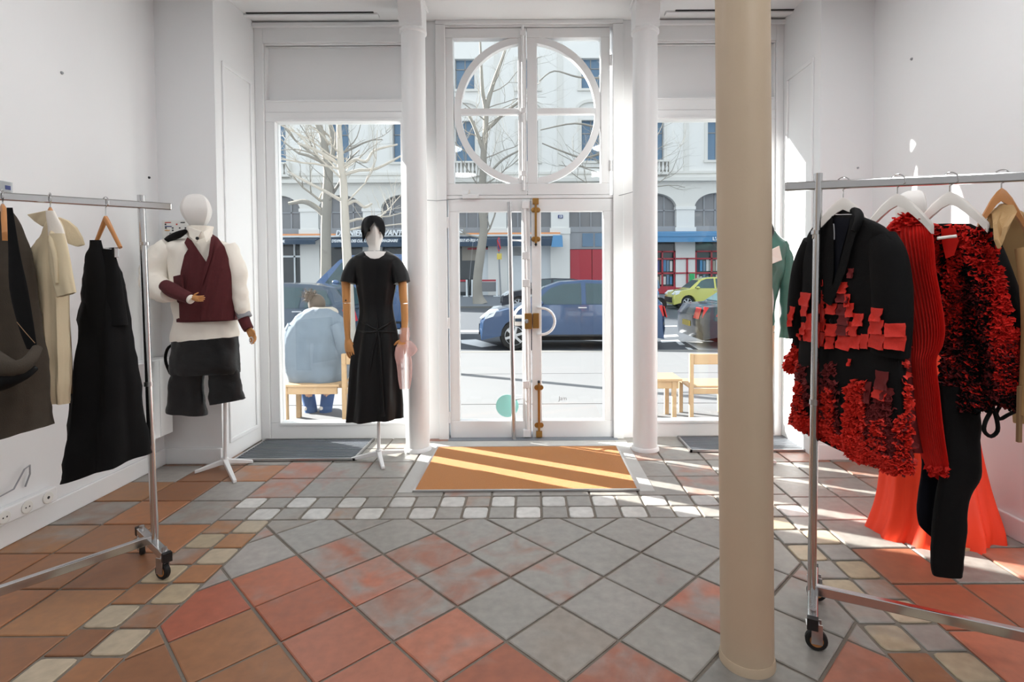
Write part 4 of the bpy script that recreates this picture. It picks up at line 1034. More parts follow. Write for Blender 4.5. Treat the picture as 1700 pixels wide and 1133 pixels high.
# ---- person seated outside, seen from behind
YP = 5.45
pr = thing('person', (P(520, 640, YP).x, YP, ZW), 'person in pale grey coat and jeans hunched on the bench, hair in a bun', 'person')
pj = lambda px, py, dy=0.0: P(px, py, YP+dy)
me = bpy.data.meshes.new('body')
J = [pj(522, 632, .02), pj(522, 585, .03), pj(521, 545, .10), pj(522, 522, .17), pj(526, 512, .22), pj(528, 497, .26),      # pelvis..head
     pj(492, 548, .12), pj(483, 585, .16), pj(500, 610, .36), pj(550, 548, .12), pj(560, 585, .16), pj(540, 610, .36),     # arms (elbows on thighs)
     pj(506, 634, .05), pj(508, 628, .42), pj(516, 684, .36), pj(514, 690, .52), pj(540, 634, .05), pj(546, 628, .42), pj(541, 684, .36), pj(540, 690, .52)]
E = [(0,1),(1,2),(2,3),(3,4),(4,5),(2,6),(6,7),(7,8),(2,9),(9,10),(10,11),(0,12),(12,13),(13,14),(14,15),(0,16),(16,17),(17,18),(18,19)]
RD = [.13,.13,.12,.06,.06,.085,.055,.045,.035,.055,.045,.035,.085,.065,.045,.035,.085,.065,.045,.035]
me.from_pydata([tuple(p-ORG[pr.name]) for p in J], E, []); me.materials.append(MATS['skin'])
bo = bpy.data.objects.new('body', me); COL.objects.link(bo); bo.parent = pr; ORG[bo.name] = ORG[pr.name]
bo.modifiers.new('skin', 'SKIN'); s_ = bo.modifiers.new('sub', 'SUBSURF'); s_.levels = 1; s_.render_levels = 2
for v, r in zip(me.skin_vertices[0].data, RD): v.radius = (r, r)
me.skin_vertices[0].data[0].use_root = True
sil([(514, 506, 544), (519, 496, 554), (528, 484, 562), (542, 475, 568), (560, 469, 571), (585, 467, 573), (610, 469, 574), (630, 472, 572), (640, 476, 568)], YP, 0.62, 48, 4, amp=.07, freq=5, ph=.6, amp2=.045, yoff=0.06, caps='bottom', grow=False).build('coat', 'coat_grey', pr, smooth=True); wrinkle(bpy.context.scene.objects['coat'], .07, .16)
sil([(511, 512, 543), (515, 504, 550), (521, 501, 553), (528, 506, 550)], YP, 0.75, 32, 3, yoff=0.13, amp=.04, freq=4).build('fleece_collar', 'fleece', pr, smooth=True)
for p_ in ([(556, 540, 10, -.02), (568, 570, 12, -.02), (566, 600, 12, .08), (552, 622, 11, .3)], [(488, 540, 10, .0), (476, 570, 12, .02), (480, 600, 12, .12), (500, 620, 11, .32)]): pxtube(p_, YP, 14).build('sleeve', 'coat_grey', pr, smooth=True)
mb = MB(); mb.ball(pj(526, 505, .2), .085, .095, .105, 18, 12); mb.build('hair', 'hair', pr, smooth=True)
rng = random.Random(3); bc = pj(514, 492, .15); mb = MB().ball(bc, .05, .05, .055, 14, 10)
for k in range(90):
    d = Vector((rng.gauss(0, 1), rng.gauss(0, 1), rng.gauss(0, 1))).normalized()
    q = bc+d*.045; mb.tube([q, q+d*.025+Vector((rng.uniform(-.01, .01), 0, rng.uniform(-.01, .02))), q+d*.04+Vector((rng.uniform(-.03, .03), rng.uniform(-.02, .02), rng.uniform(-.03, .03)))], [.004, .003, .001], 5)
mb.build('hair_bun', 'hair', pr, smooth=True)
for a in ([(506, 634, 14, .08), (508, 632, 12, .4), (510, 650, 11, .42), (516, 680, 10, .36), (516, 690, 10, .36)], [(540, 634, 14, .08), (546, 632, 12, .4), (545, 650, 11, .42), (541, 680, 10, .36), (541, 690, 10, .36)]): pxtube(a, YP, 14).build('jean_leg', 'jeans', pr, smooth=True)
for px in (515, 541): 
    p = pj(px, 690, .42); MB().ball((p.x, p.y, ZW+.045), .05, .13, .045, 14, 8).build('shoe', 'shoe', pr, smooth=True)
# ================================================================== RACKS, CLOTHES, MANNEQUINS
def rack(p0, d, Lr, foot, label, zr=1.685, dzr=0.0, over=0.11, axis=None):
    d = Vector((d[0], d[1], 0)).normalized(); f = Vector((foot[0], foot[1], 0)).normalized()
    p0 = Vector((p0[0], p0[1], 0)); r = thing('clothes_rack', p0+d*Lr/2, label, 'clothes rack', 'chrome clothes racks')
    up = Vector((0, 0, 1))
    for k, q in enumerate((p0, p0+d*Lr)):
        lean = Vector((-0.012 if p0.x < 0 else 0.006, 0, 0)) if k == 0 else Vector((0, 0, 0))
        top = q+up*(zr+0.045+dzr*(k*Lr))
        po = MB().tube([q+up*0.105-lean, top+lean], 0.0155, 16).build('post', 'chrome', r, smooth=True)
        MB().tube([q+up*1.50, q+up*1.515], 0.0185, 16).build('collar', 'chrome', po, smooth=True)
        mb = MB().obox(q+up*0.112, f, d, up, 0.19, 0.017, 0.019); fo = mb.build('foot', 'chrome', r, bevel=0.003)
        for s in (-1, 1):
            c = q+f*0.20*s
            MB().obox(q+f*0.198*s+up*0.112, f, d, up, 0.012, 0.018, 0.020).build('end_cap', 'black_plastic', fo)
            w_ = f*0.028*s+d*0.02; cc = q+f*0.165*s
            wx = Vector((*axis, 0)) if axis and k == 0 else d*0.9+f*0.3*s; wx.normalize(); wy = wx.cross(up)
            cw = cc+wy*0.012+up*0.037
            n = 22; rg = []
            for o, rr_ in ((-0.012, .024), (-0.012, .033), (-0.007, .037), (0.007, .037), (0.012, .033), (0.012, .024)): rg.append([cw+wx*o+wy*rr_*cos(2*pi*k2/n)+up*rr_*sin(2*pi*k2/n) for k2 in range(n)])
            ca = MB().rings(rg).build('caster', 'rubber', r, smooth=True, angle=30)
            rg = [[cw+wx*o+wy*.022*cos(2*pi*k2/n)+up*.022*sin(2*pi*k2/n) for k2 in range(n)] for o in (-.0125, .0125)]
            MB().rings(rg).build('caster_hub', 'wood_hanger', ca, smooth=True, angle=30)
            mb = MB().obox(cw+up*0.028+wx*0.017, wx, wy, up, 0.002, 0.018, 0.036).obox(cw+up*0.028-wx*0.017, wx, wy, up, 0.002, 0.018, 0.036).obox(cc+up*0.088, wx, wy, up, 0.019, 0.022, 0.006)
            mb.tube([cc+up*0.09, cc+up*0.10], 0.012, 10); mb.tube([cc+up*.131, cc+up*.145], .011, 8); mb.build('caster_fork', 'steel', ca)
    a, b_ = p0-d*over+up*(zr-dzr*over), p0+d*(Lr+over)+up*(zr+dzr*(Lr+over))
    ax = (b_-a).normalized(); sd_ = ax.cross(up)
    MB().obox((a+b_)/2, ax, sd_, up, (b_-a).length/2, 0.010, 0.0165).build('rail', 'chrome', r, bevel=0.005)
    MB().obox(p0+d*Lr/2+up*0.132, d, f, up, Lr/2, 0.0125, 0.019).build('bottom_bar', 'chrome', r, bevel=0.003)
    MB().tube([p0+up*0.85, p0+up*0.87], 0.019, 14).build('stop_clip', 'steel', r, smooth=True)
    return r
def hanger(px, py, Y, label, m, w_, ang, group, top=None, clip_=False, drop=40):
    """hook over the rail at (px,py); shoulders of half width w_ (m) turned by ang"""
    h = thing('clothes_hanger', P(px, py, Y), label, 'hanger', group)
    p = P(px, py, Y); dx = Vector((cos(ang), sin(ang), 0)); up = Vector((0, 0, 1))
    ny = Vector((-sin(ang), cos(ang), 0))
    z0 = P(px, py+drop, Y).z; c = Vector((p.x, Y, z0))
    pts = [c+up*0.0, Vector((p.x, Y, p.z-0.02))]+[Vector((p.x, Y, p.z))+up*0.026*sin(a)+Vector((-0.0, 0, 0))+dx*0.024*cos(a)-dx*0.0 for a in [(-0.3+0.35*k)*1.0 for k in range(10)]]
    MB().tube(pts, 0.0022, 8).build('hook', 'chrome', h, smooth=True)
    if clip_:
        q = [c+dx*w_*t+up*(-0.13*abs(t)) for t in (-1, -.5, -.12, 0, .12, .5, 1)]
        MB().tube(q, [.009, .010, .012, .013, .012, .010, .009], 10, flat=0.8).build('shoulders', m, h, smooth=True)
        MB().tube([q[0], q[-1]], 0.003, 6).build('crossbar', 'chrome', h, smooth=True)
        for e in (q[0]*.8+q[-1]*.2, q[0]*.2+q[-1]*.8): MB().obox(e-up*.02, dx, ny, up, .012, .008, .022).build('clip', 'chrome', h, bevel=.002)
    else:
        ts = [-1, -.75, -.45, -.2, 0, .2, .45, .75, 1]
        q = [c+dx*w_*t+up*(-0.11*abs(t)**1.4) for t in ts]
        rings = []
        for t, pnt in zip(ts, q):
            hh = .022 if abs(t) < .5 else .018; th = .007+.012*abs(t)
            rings.append([pnt+ny*th*a+up*hh*b for a, b in ((-1, -1), (1, -1), (1, .6), (.5, 1), (-.5, 1), (-1, .6))])
        MB().rings(rings).build('shoulders', m, h, smooth=True, angle=50)
    return h
# ---- left rack
rl = rack((-1.775, 2.47), (-.6, -.8), 1.35, (.77, -.64), 'chrome rolling rack at the left wall with skirt, cream jacket and brown coat', dzr=-0.03)
HG = 'hangers on the left rack'
def rail_at(px, p0, d, zr, dzr):
    d = Vector((d[0], d[1])).normalized(); t = 0
    best = None
    for i in range(1400):
        t = i/1000; x, y = p0[0]+d.x*t, p0[1]+d.y*t
        e = abs((P(px, 400, y).x)-x)
        if best is None or e < best[0]: best = (e, t, y)
    t, y = best[1], best[2]; z = zr+dzr*t
    dd = None
    for py in range(200, 460):
        e = abs(P(px, py, y).z-z)
        if dd is None or e < dd[0]: dd = (e, py)
    return y, dd[1]
LA = math.atan2(-.64, .77)
y1, p1 = rail_at(175, (-1.775, 2.47), (-.6, -.8), 1.685, -.03)
hanger(175, p1, y1, 'bare wooden clip hanger holding the black skirt', 'wood_hanger', .105, LA+.25, HG, clip_=True, drop=26)
y2, p2 = rail_at(83, (-1.775, 2.47), (-.6, -.8), 1.685, -.03)
hanger(83, p2, y2, 'wooden hanger inside the cream jacket', 'wood_hanger', .06, LA, HG, drop=22)
y3, p3 = rail_at(4, (-1.775, 2.47), (-.6, -.8), 1.685, -.03)
hanger(4, p3, y3, 'wooden hanger inside the brown coat', 'wood_hanger', .14, LA, HG, drop=22)
# black skirt
sk_ = thing('skirt', P(178, 790, y1), 'long black flared skirt clipped to a hanger on the left rack', 'skirt')
wrinkle(sil([(428, 146, 190), (445, 145, 195), (500, 141, 206), (580, 134, 218), (660, 127, 228), (730, 121, 236), (776, 117, 240, -38)], y1, .75, 64, 5, amp=.2, freq=6, ph=.8, amp2=.04, sup=2.3).build('skirt_body', 'black_cloth', sk_, smooth=True), 0.03, 0.12)
sil([(399, 150, 167), (412, 149, 170), (426, 143, 175), (460, 143, 184), (540, 140, 190)], y1-.03, .6, 28, 4, caps=True).build('waist_fold', 'black_cloth', sk_, smooth=True)
sil([(414, 168, 187), (426, 166, 191), (460, 163, 199), (540, 160, 210)], y1-.02, .6, 28, 4, caps=True).build('waist_fold', 'black_cloth', sk_, smooth=True)
# cream jacket
cj = thing('jacket', P(90, 668, y2), 'cream sleeveless jacket with a wide standing collar on the left rack', 'jacket')
wrinkle(sil([(366, 79, 96), (378, 76, 101), (400, 65, 104), (430, 56, 108), (490, 60, 110), (560, 64, 111), (620, 68, 112), (655, 70, 111), (668, 71, 110, 6)], y2, .8, 64, 4, amp=.15, freq=8, ph=.4, amp2=.05, sup=2.2).build('jacket_body', 'cream_cloth', cj, smooth=True), 0.02, 0.09)
sil([(388, 84, 106), (420, 82, 113), (455, 86, 119), (490, 96, 125, -8)], y2-.07, .5, 40, 4, amp=.14, freq=5, ph=.7).build('cape_sleeve', 'cream_cloth', cj, smooth=True)
for q, dy in (([(43, 356), (58, 353), (76, 349), (88, 352), (86, 374), (68, 376), (56, 368)], -.03), ([(94, 360), (110, 366), (124, 378), (133, 394), (137, 407), (126, 410), (112, 405), (103, 388)], .04)):
    A = [P(x, y, y2+dy+(x-88)*.0016*(1 if x > 88 else -1)) for x, y in q]
    MB().slab(A, (0.004, .012, 0)).build('collar', 'cream_cloth', cj, bevel=.005)
sil([(350, 76, 90), (362, 77, 96), (378, 80, 104), (400, 82, 110), (420, 96, 114), (438, 106, 113)], y2-.05, .35, 24, 3, caps=True).build('lapel', 'cream_shirt', cj, smooth=True)
pxtube([(88, 385, 4, -.05), (86, 400, 5, -.08), (92, 430, 4, -.09), (94, 470, 3, -.09)], y2, 10).build('placket', 'cream_cloth', cj, smooth=True)
sil([(500, 104, 114), (560, 106, 118), (620, 108, 121), (654, 109, 121)], y2+.10, .3, 20, 3, caps=True).build('back_panel', 'tan_cloth', cj, smooth=True)
sil([(640, 60, 72), (668, 60, 74)], y2+.06, .4, 16, 2, caps=True).build('lining', 'tan_cloth', cj, smooth=True)
# brown coat
bc_ = thing('coat', P(10, 740, y3), 'long brown wool coat with a knotted front at the far left of the rack', 'coat')
wrinkle(sil([(352, -22, 22), (372, -40, 30), (420, -70, 40), (480, -82, 52), (540, -90, 60), (600, -94, 65), (660, -96, 67), (700, -98, 70), (732, -100, 73, -44)], y3, .55, 56, 4, amp=.05, freq=5, ph=.3, amp2=.03, sup=2.5).build('coat_body', 'brown_wool', bc_, smooth=True), 0.03, 0.14)
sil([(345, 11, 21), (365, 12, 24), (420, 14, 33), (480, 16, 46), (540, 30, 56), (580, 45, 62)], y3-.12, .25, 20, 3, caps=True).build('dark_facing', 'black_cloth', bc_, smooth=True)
pxtube([(-30, 590, 20, -.16), (0, 606, 17, -.22), (25, 612, 14, -.22), (48, 600, 10, -.19), (62, 578, 7, -.14)], y3, 14).build('wrapped_band', 'brown_wool', bc_, smooth=True)
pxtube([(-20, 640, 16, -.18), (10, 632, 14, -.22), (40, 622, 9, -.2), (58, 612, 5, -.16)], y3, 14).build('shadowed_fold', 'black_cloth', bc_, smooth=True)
sil([(560, 54, 72), (620, 58, 70), (690, 60, 69)], y3+.06, .3, 16, 3, caps=True).build('navy_lining', 'navy_cloth', bc_, smooth=True)
pxtube([(28, 535, .35, -.2), (42, 552, .35, -.22), (58, 570, .35, -.22)], y3, 6).build('topstitch', 'tan_cloth', bc_, smooth=True)
# ---- right rack
RP, RDIR = (1.083, 2.04), (.9, -.435)
rr_ = rack(RP, RDIR, 1.38, (-.47, -.88), 'chrome rolling rack at the right with black, red and beige clothes', dzr=-.03, axis=(.35, .94))
RA = math.atan2(-.88, -.47)
HR = 'hangers on the right rack'
yc, pc = rail_at(1400, RP, RDIR, 1.685, -.03); yk, pk = rail_at(1490, RP, RDIR, 1.685, -.03); yj, pj_ = rail_at(1577, RP, RDIR, 1.685, -.03); yt, pt = rail_at(1663, RP, RDIR, 1.685, -.03)
hanger(1400, pc, yc, 'white hanger inside the black blazer coat', 'hanger_white', .10, -.55, HR, drop=32)
hanger(1490, pk, yk, 'white hanger with the red ribbed knit', 'hanger_white', .105, -.85, HR, drop=30)
hanger(1577, pj_, yj, 'white hanger with the ruffled red and black jacket', 'hanger_white', .105, -.85, HR, drop=30)
hanger(1663, pt, yt, 'brown wooden hanger inside the beige trench coat', 'wood_hanger', .06, -.6, HR, drop=28)
# black blazer coat with red patches
yc -= .02
co = thing('patchwork_coat', P(1410, 780, yc), 'black blazer coat covered with red square patches and frayed red ruffles', 'coat')
SLP = 1.15
yof = lambda px: SLP*(1412-px)*yc/F
body = sil([(357, 1381, 1426), (368, 1362, 1452), (380, 1348, 1472), (398, 1338, 1486), (430, 1334, 1486), (480, 1332, 1490), (540, 1330, 1496), (600, 1326, 1502), (650, 1322, 1506), (700, 1318, 1510, 30), (745, 1314, 1512, 84)], yc, .30, 64, 4, amp=.03, freq=7, ph=.2, amp2=.015, sup=2.4, slope=SLP)
wrinkle(body.build('coat_body', 'black_cloth', co, smooth=True), 0.012, 0.12)
tb = lambda path: [(x, y, r, dy+yof(x)) for x, y, r, dy in path]
sr = pxtube(tb([(1462, 398, 26, .0), (1474, 430, 31, -.0), (1480, 480, 33, -.0), (1481, 540, 32, -.01), (1477, 588, 31, -.01)]), yc, 22, dep=.8, m=5); sr.build('sleeve', 'black_cloth', co, smooth=True)
sl_ = pxtube(tb([(1352, 402, 18, .02), (1336, 440, 18, .02), (1327, 490, 17, .02), (1323, 540, 15, .02), (1325, 562, 13, .02)]), yc, 20, m=5); sl_.build('sleeve', 'black_cloth', co, smooth=True)
cu = pxtube(tb([(1330, 560, 12, .04), (1324, 590, 12, .04), (1318, 614, 13, .04)]), yc, 16, m=4); cu.build('inner_sleeve', 'black_cloth', co, smooth=True)
def flap(pts, Y, th=.012): return MB().slab([P(x, y, Y+dy) for x, y, dy in pts], (0, th, 0))
BT = [body.bvh()]
drape([(1382, 358), (1372, 368), (1364, 400), (1362, 450), (1366, 500), (1378, 508), (1384, 450), (1384, 400)], BT, .004, .014).build('lapel', 'black_cloth', co, smooth=True)
drape([(1414, 356), (1428, 362), (1426, 378), (1418, 396), (1404, 450), (1380, 508), (1374, 500), (1396, 430), (1406, 390)], BT, .006, .016).build('lapel', 'black_cloth', co, smooth=True)
drape([(1384, 362), (1412, 362), (1404, 392), (1394, 430), (1386, 470), (1385, 400)], BT, .002, .004).build('inner_facing', 'navy_cloth', co, smooth=True)
pxtube(tb([(1379, 362, 4, -.04), (1382, 352, 5, .0), (1398, 352, 4, .05), (1414, 350, 6, .02), (1424, 354, 7, -.01), (1426, 366, 7, -.05), (1418, 384, 5, -.07)]), yc, 10).build('collar', 'black_cloth', co, smooth=True)
pxtube(tb([(1384, 372, 1.0, -.085), (1385, 385, 1.0, -.09), (1385, 398, 1.0, -.09)]), yc, 6).build('thread_tag', 'zinc', co, smooth=True)
MB().lathe([(.011, 0), (.011, -.006)], surf(BT, 1381, 533)[0], 14, 'Y').build('button', 'black_plastic', co, smooth=True)
CT = [body.bvh(), sr.bvh(), sl_.bvh(), cu.bvh()]
rng = random.Random(12)
PT = [(1339,497,22,20,0),(1338,515,14,18,0),(1366,463,9,22,0),(1367,489,9,12,0),(1366,505,10,14,0),(1367,524,11,20,0),(1347,534,14,24,0),(1336,546,12,18,0),(1368,540,9,18,0),
      (1400,478,17,16,0),(1401,495,20,13,1),(1409,499,9,18,0),(1382,513,19,16,0),(1400,514,16,16,1),(1413,515,13,20,0),(1403,531,20,16,1),(1401,549,22,14,1),(1427,531,16,18,0),
      (1382,548,20,18,0),(1417,546,18,20,0),(1414,454,9,14,1),(1380,569,16,18,0),(1403,569,24,20,0),(1422,567,18,20,0),(1345,557,18,18,0),(1365,563,14,20,0),
      (1457,523,19,19,0),(1457,543,23,20,0),(1458,566,26,22,0),(1486,548,24,18,0),(1486,568,24,20,0),(1438,567,13,20,0),(1330,560,9,10,0),(1316,520,8,20,0),(1313,532,8,18,0),
      (1466,632,20,26,1),(1462,655,22,14,0),(1475,655,18,18,1),(1412,602,5,10,0),(1443,652,9,30,1)]
pm = []
for v in range(5):
    m = MB(); g = 5; vs = []; fs = []
    for i in range(g+1):
        for j in range(g+1):
            a, c = i/g-.5, j/g-.5; e = max(abs(a), abs(c))
            vs.append((a+rng.uniform(-.03, .03), c+rng.uniform(-.03, .03), .10+rng.uniform(-.05, .06)+(.16 if e > .45 and c < 0 else 0)))
    for i in range(g):
        for j in range(g): k = i*(g+1)+j; fs.append((k, k+1, k+g+2, k+g+1))
    n0 = len(vs); vs += [(a, c, z-.06) for a, c, z in vs]; fs += [tuple(q+n0 for q in f)[::-1] for f in fs]
    ed = [i for i in range(g+1)]+[i*(g+1)+g for i in range(1, g+1)]+[g*(g+1)+i for i in range(g-1, -1, -1)]+[i*(g+1) for i in range(g-1, 0, -1)]
    for i in range(len(ed)): a, c = ed[i], ed[(i+1) % len(ed)]; fs.append((a, c, c+n0, a+n0))
    m.add(vs, fs)
    for mn in ('red_patch', 'dark_red'):
        me_ = m.mesh('patch', smooth=True, angle=60); me_.materials.append(MATS[mn]); pm.append(me_)
for px, py, sw, sh, dk in PT:
    h = surf(CT, px, py)
    if not h: continue
    nrm = h[1]; zz = Vector((0, 0, 1)); ux = zz.cross(nrm).normalized() if abs(nrm.z) < .95 else Vector((1, 0, 0)); uy = nrm.cross(ux)
    if (RV.dot(ux)) < 0: ux = -ux; uy = -uy
    k = h[2]/F
    o = bpy.data.objects.new('patch', pm[2*rng.randint(0, 4)+dk]); COL.objects.link(o); o.parent = co
    a = rng.uniform(-.12, .12); u2 = ux*cos(a)+uy*sin(a); v2 = uy*cos(a)-ux*sin(a)
    M = Matrix(((u2.x*sw*k, v2.x*sh*k, nrm.x*.05, 0), (u2.y*sw*k, v2.y*sh*k, nrm.y*.05, 0), (u2.z*sw*k, v2.z*sh*k, nrm.z*.05, 0), (0, 0, 0, 1)))
    M.translation = h[0]-ORG[co.name]; o.matrix_local = M
def ruffles(trees, areas, cnt, name, m, parent, size=(7, 13), lift=.02, seed=1, shrink=.55, curl=.6):
    """short frayed strips standing on the cloth, scattered inside measured quads"""
    g = random.Random(seed); mb = MB(); tot = sum(a[-1] for a in areas)
    for quad in areas:
        (ax_, ay), (bx, by), (cx_, cy), (dx_, dy_) = quad[:4]
        for _ in range(int(cnt*quad[4]/tot)):
            u, v = g.random(), g.random()
            px = (ax_*(1-u)+bx*u)*(1-v)+(dx_*(1-u)+cx_*u)*v; py = (ay*(1-u)+by*u)*(1-v)+(dy_*(1-u)+cy*u)*v
            h = surf(trees, px, py)
            if not h: continue
            p, nrm, k = h[0], h[1], h[2]/F
            t = nrm.cross(Vector((g.uniform(-.5, .5), 0, 1))).normalized(); s = nrm.cross(t)
            a = g.uniform(-.9, .9); t, s = t*cos(a)+s*sin(a), s*cos(a)-t*sin(a)
            L_ = g.uniform(*size)*k; hgt = L_*g.uniform(.35, .8); n = 4; vs = []
            for i in range(n+1):
                e = (i/n-.5)*L_; wv = sin(i*2.2+a*9)*L_*.18
                b0 = p+t*e+s*wv-nrm*.002; tip = b0+nrm*(lift*g.uniform(.5, 1.2))-s*hgt*(curl if s.z > 0 else -curl)+t*g.uniform(-.15, .15)*L_
                vs += [b0, tip]
            mb.add(vs, [(2*i, 2*i+2, 2*i+3, 2*i+1) for i in range(n)])
    return mb.build(name, m, parent, kind='stuff')
RZ = [((1406,640),(1420,640),(1424,760),(1404,760),2.2),((1402,690),(1438,690),(1440,775),(1410,770),2.6),((1366,650),(1384,640),(1390,715),(1366,712),1.2),((1318,640),(1334,630),(1336,700),(1316,700),1.6),
      ((1316,680),(1370,690),(1400,735),(1370,722),1.2),((1410,745),(1512,762),(1512,784),(1430,780),2.6),((1450,700),(1470,690),(1475,770),(1448,770),1.0),((1490,690),(1508,700),(1510,770),(1490,765),1.1),((1415,630),(1436,632),(1434,690),(1412,690),1.2),
      ((1304,572),(1322,572),(1332,618),(1304,616),1.4),((1500,600),(1508,600),(1512,700),(1502,700),.6),((1314,688),(1400,722),(1402,742),(1314,706),2.2),((1396,722),(1440,742),(1444,762),(1396,742),1.0)]
ruffles(CT, RZ, 1500, 'frayed_ruffles', 'red_patch', co, (6, 12), .018, 4)
ruffles(CT, [((1322,600),(1340,600),(1342,700),(1318,690),1),((1366,620),(1384,600),(1396,720),(1366,710),1.4),((1432,640),(1480,700),(1480,770),(1440,770),2.2),((1455,660),(1478,650),(1480,740),(1450,740),1.2),((1486,690),(1510,690),(1512,780),(1480,775),1.2)], 600, 'dark_ruffles', 'dark_red', co, (7, 15), .012, 9)
# red ribbed knit
yk2 = yk+.02
kn = thing('ribbed_knit', P(1545, 780, yk2), 'bright red finely ribbed knit garment on a white hanger', 'knitwear')
kb = sil([(357, 1500, 1526), (366, 1484, 1538), (385, 1470, 1546), (410, 1472, 1550), (450, 1482, 1553), (500, 1494, 1562), (545, 1502, 1568), (575, 1506, 1564), (600, 1508, 1554), (650, 1512, 1559), (700, 1518, 1564), (750, 1528, 1571), (783, 1538, 1578, 6)], yk2, .55, 280, 6, amp=.085, freq=40, ph=.3, drift=2.5, grow=False, sup=2.1, slope=1.15)
kb.build('knit_body', 'red_knit', kn, smooth=True)
ruffles([kb.bvh()], [((1486,362),(1526,352),(1545,366),(1476,384),2),((1538,772),(1576,776),(1577,786),(1540,786),1.2),((1500,540),(1512,540),(1512,700),(1502,700),.8)], 120, 'frayed_edge', 'red_knit', kn, (6, 11), .02, 3)
sil([(560, 1500, 1522), (640, 1506, 1526), (700, 1510, 1530), (752, 1516, 1536)], yk2+.03, .3, 40, 4, amp=.06, freq=12, grow=False, caps=True).build('dark_lining', 'dark_red', kn, smooth=True)
# ruffled jacket
jk = thing('ruffled_jacket', P(1620, 690, yj), 'red and black jacket of curled fabric ruffles on a white hanger', 'jacket')
j1 = sil([(372, 1556, 1612), (384, 1545, 1632), (410, 1546, 1648), (460, 1552, 1652), (520, 1562, 1658), (580, 1562, 1664), (630, 1563, 1664), (665, 1565, 1650), (682, 1570, 1640)], yj+.03, .36, 48, 4, caps='top', amp=.02, freq=5, slope=.8); j1.build('jacket_body', 'black_cloth', jk, smooth=True)
j2 = pxtube([(1622, 380, 18, -.03), (1636, 420, 24, -.05), (1654, 480, 28, -.07), (1672, 540, 30, -.08), (1682, 600, 32, -.08), (1684, 650, 30, -.08), (1676, 672, 26, -.08)], yj, 22, m=5); j2.build('sleeve', 'black_cloth', jk, smooth=True)
JT = [j1.bvh(), j2.bvh()]
ruffles(JT, [((1580,370),(1640,385),(1660,460),(1590,420),1.6),((1608,400),(1655,420),(1700,640),(1665,650),3.2),((1575,430),(1595,420),(1600,520),(1572,560),1.6),((1545,370),(1565,375),(1560,450),(1548,440),1),((1570,520),(1640,500),(1650,670),(1566,670),.7)], 1150, 'red_ruffles', 'red_knit', jk, (7, 13), .02, 21)
ruffles(JT, [((1575,450),(1640,470),(1650,680),(1564,680),2.4),((1640,560),(1700,560),(1700,680),(1650,680),1.3)], 800, 'dark_red_ruffles', 'dark_red', jk, (6, 12), .02, 22)
ruffles(JT, [((1545,375),(1640,385),(1660,680),(1564,680),3),((1610,440),(1640,470),(1655,680),(1600,680),2.4),((1650,560),(1700,600),(1700,680),(1650,680),1.2)], 1900, 'black_ruffles', 'black_cloth', jk, (7, 13), .018, 23)
drape([(1562, 380), (1586, 378), (1592, 400), (1584, 424), (1570, 430), (1564, 404)], JT, .03, .006).build('red_lining', 'red_knit', jk, smooth=True)
MB().tube([P(1556, 396, yj-.13), P(1588, 392, yj-.15)], .005, 8).build('inner_bar', 'hanger_white', jk, smooth=True)
pxtube([(1650, 655, 3, -.05), (1646, 680, 3.2, -.05), (1636, 700, 3.2, -.06), (1634, 716, 3.2, -.06), (1645, 725, 3.2, -.06), (1656, 716, 3.2, -.06), (1655, 698, 3.2, -.06), (1648, 676, 3, -.05)], yj, 10).build('cord', 'black_cloth', jk, smooth=True)
pxtube([(1662, 672, 3, -.05), (1654, 686, 3, -.05), (1660, 696, 3, -.05), (1672, 690, 3, -.05), (1684, 684, 3, -.04)], yj, 10).build('cord', 'black_cloth', jk, smooth=True)
# black trousers
tr_ = thing('trousers', P(1575, 955, yj), 'long black wide trousers hanging under the ruffled jacket', 'trousers')
wrinkle(sil([(640, 1558, 1624), (690, 1562, 1626), (740, 1566, 1628), (790, 1562, 1624), (830, 1556, 1606), (880, 1548, 1600), (930, 1544, 1599), (956, 1547, 1597, 2)], yj+.05, .42, 48, 5, amp=.05, freq=4, ph=.5, amp2=.02, sup=2.6).build('trouser_leg', 'black_cloth', tr_, smooth=True), 0.02, 0.14)
wrinkle(sil([(660, 1526, 1580), (720, 1527, 1578), (780, 1529, 1574), (840, 1524, 1566), (872, 1526, 1560), (892, 1546, 1562)], yj+.13, .42, 40, 5, amp=.05, freq=4, ph=1.5, caps=True).build('trouser_leg', 'navy_cloth', tr_, smooth=True), 0.02, 0.14)
# trench
tc_ = thing('trench_coat', P(1690, 700, yt), 'beige trench coat on a wooden hanger at the right edge', 'coat')
wrinkle(sil([(345, 1650, 1690), (360, 1640, 1712), (385, 1640, 1738), (440, 1650, 1755), (520, 1666, 1765), (600, 1676, 1770), (690, 1682, 1772), (702, 1684, 1772)], yt+.06, .4, 56, 4, amp=.07, freq=7, ph=.9, amp2=.03, sup=2.2, slope=.6).build('coat_body', 'trench', tc_, smooth=True), 0.025, 0.1)
flap([(1652, 352, -.0), (1666, 337, .0), (1684, 340, -.03), (1690, 352, -.07), (1684, 362, -.1), (1674, 376, -.12), (1668, 398, -.13), (1662, 414, -.13), (1656, 398, -.11), (1655, 372, -.07)], yt, .016).build('collar', 'trench', tc_, bevel=.006)
flap([(1640, 376, .0), (1644, 356, .02), (1656, 344, .03), (1662, 350, .02), (1652, 366, -.0), (1650, 392, -.03)], yt, .012).build('collar', 'trench', tc_, bevel=.005)
pxtube([(1700, 412, 12, -.1), (1712, 480, 15, -.12), (1716, 560, 16, -.12), (1712, 690, 17, -.12)], yt, 16).build('sleeve', 'trench', tc_, smooth=True)
MB().box(P(1682, 700, yt-.1).x, P(1688, 700, yt-.1).x, yt-.12, yt-.11, P(1690, 732, yt-.1).z, P(1690, 640, yt-.1).z).build('belt_end', 'tan_cloth', tc_)

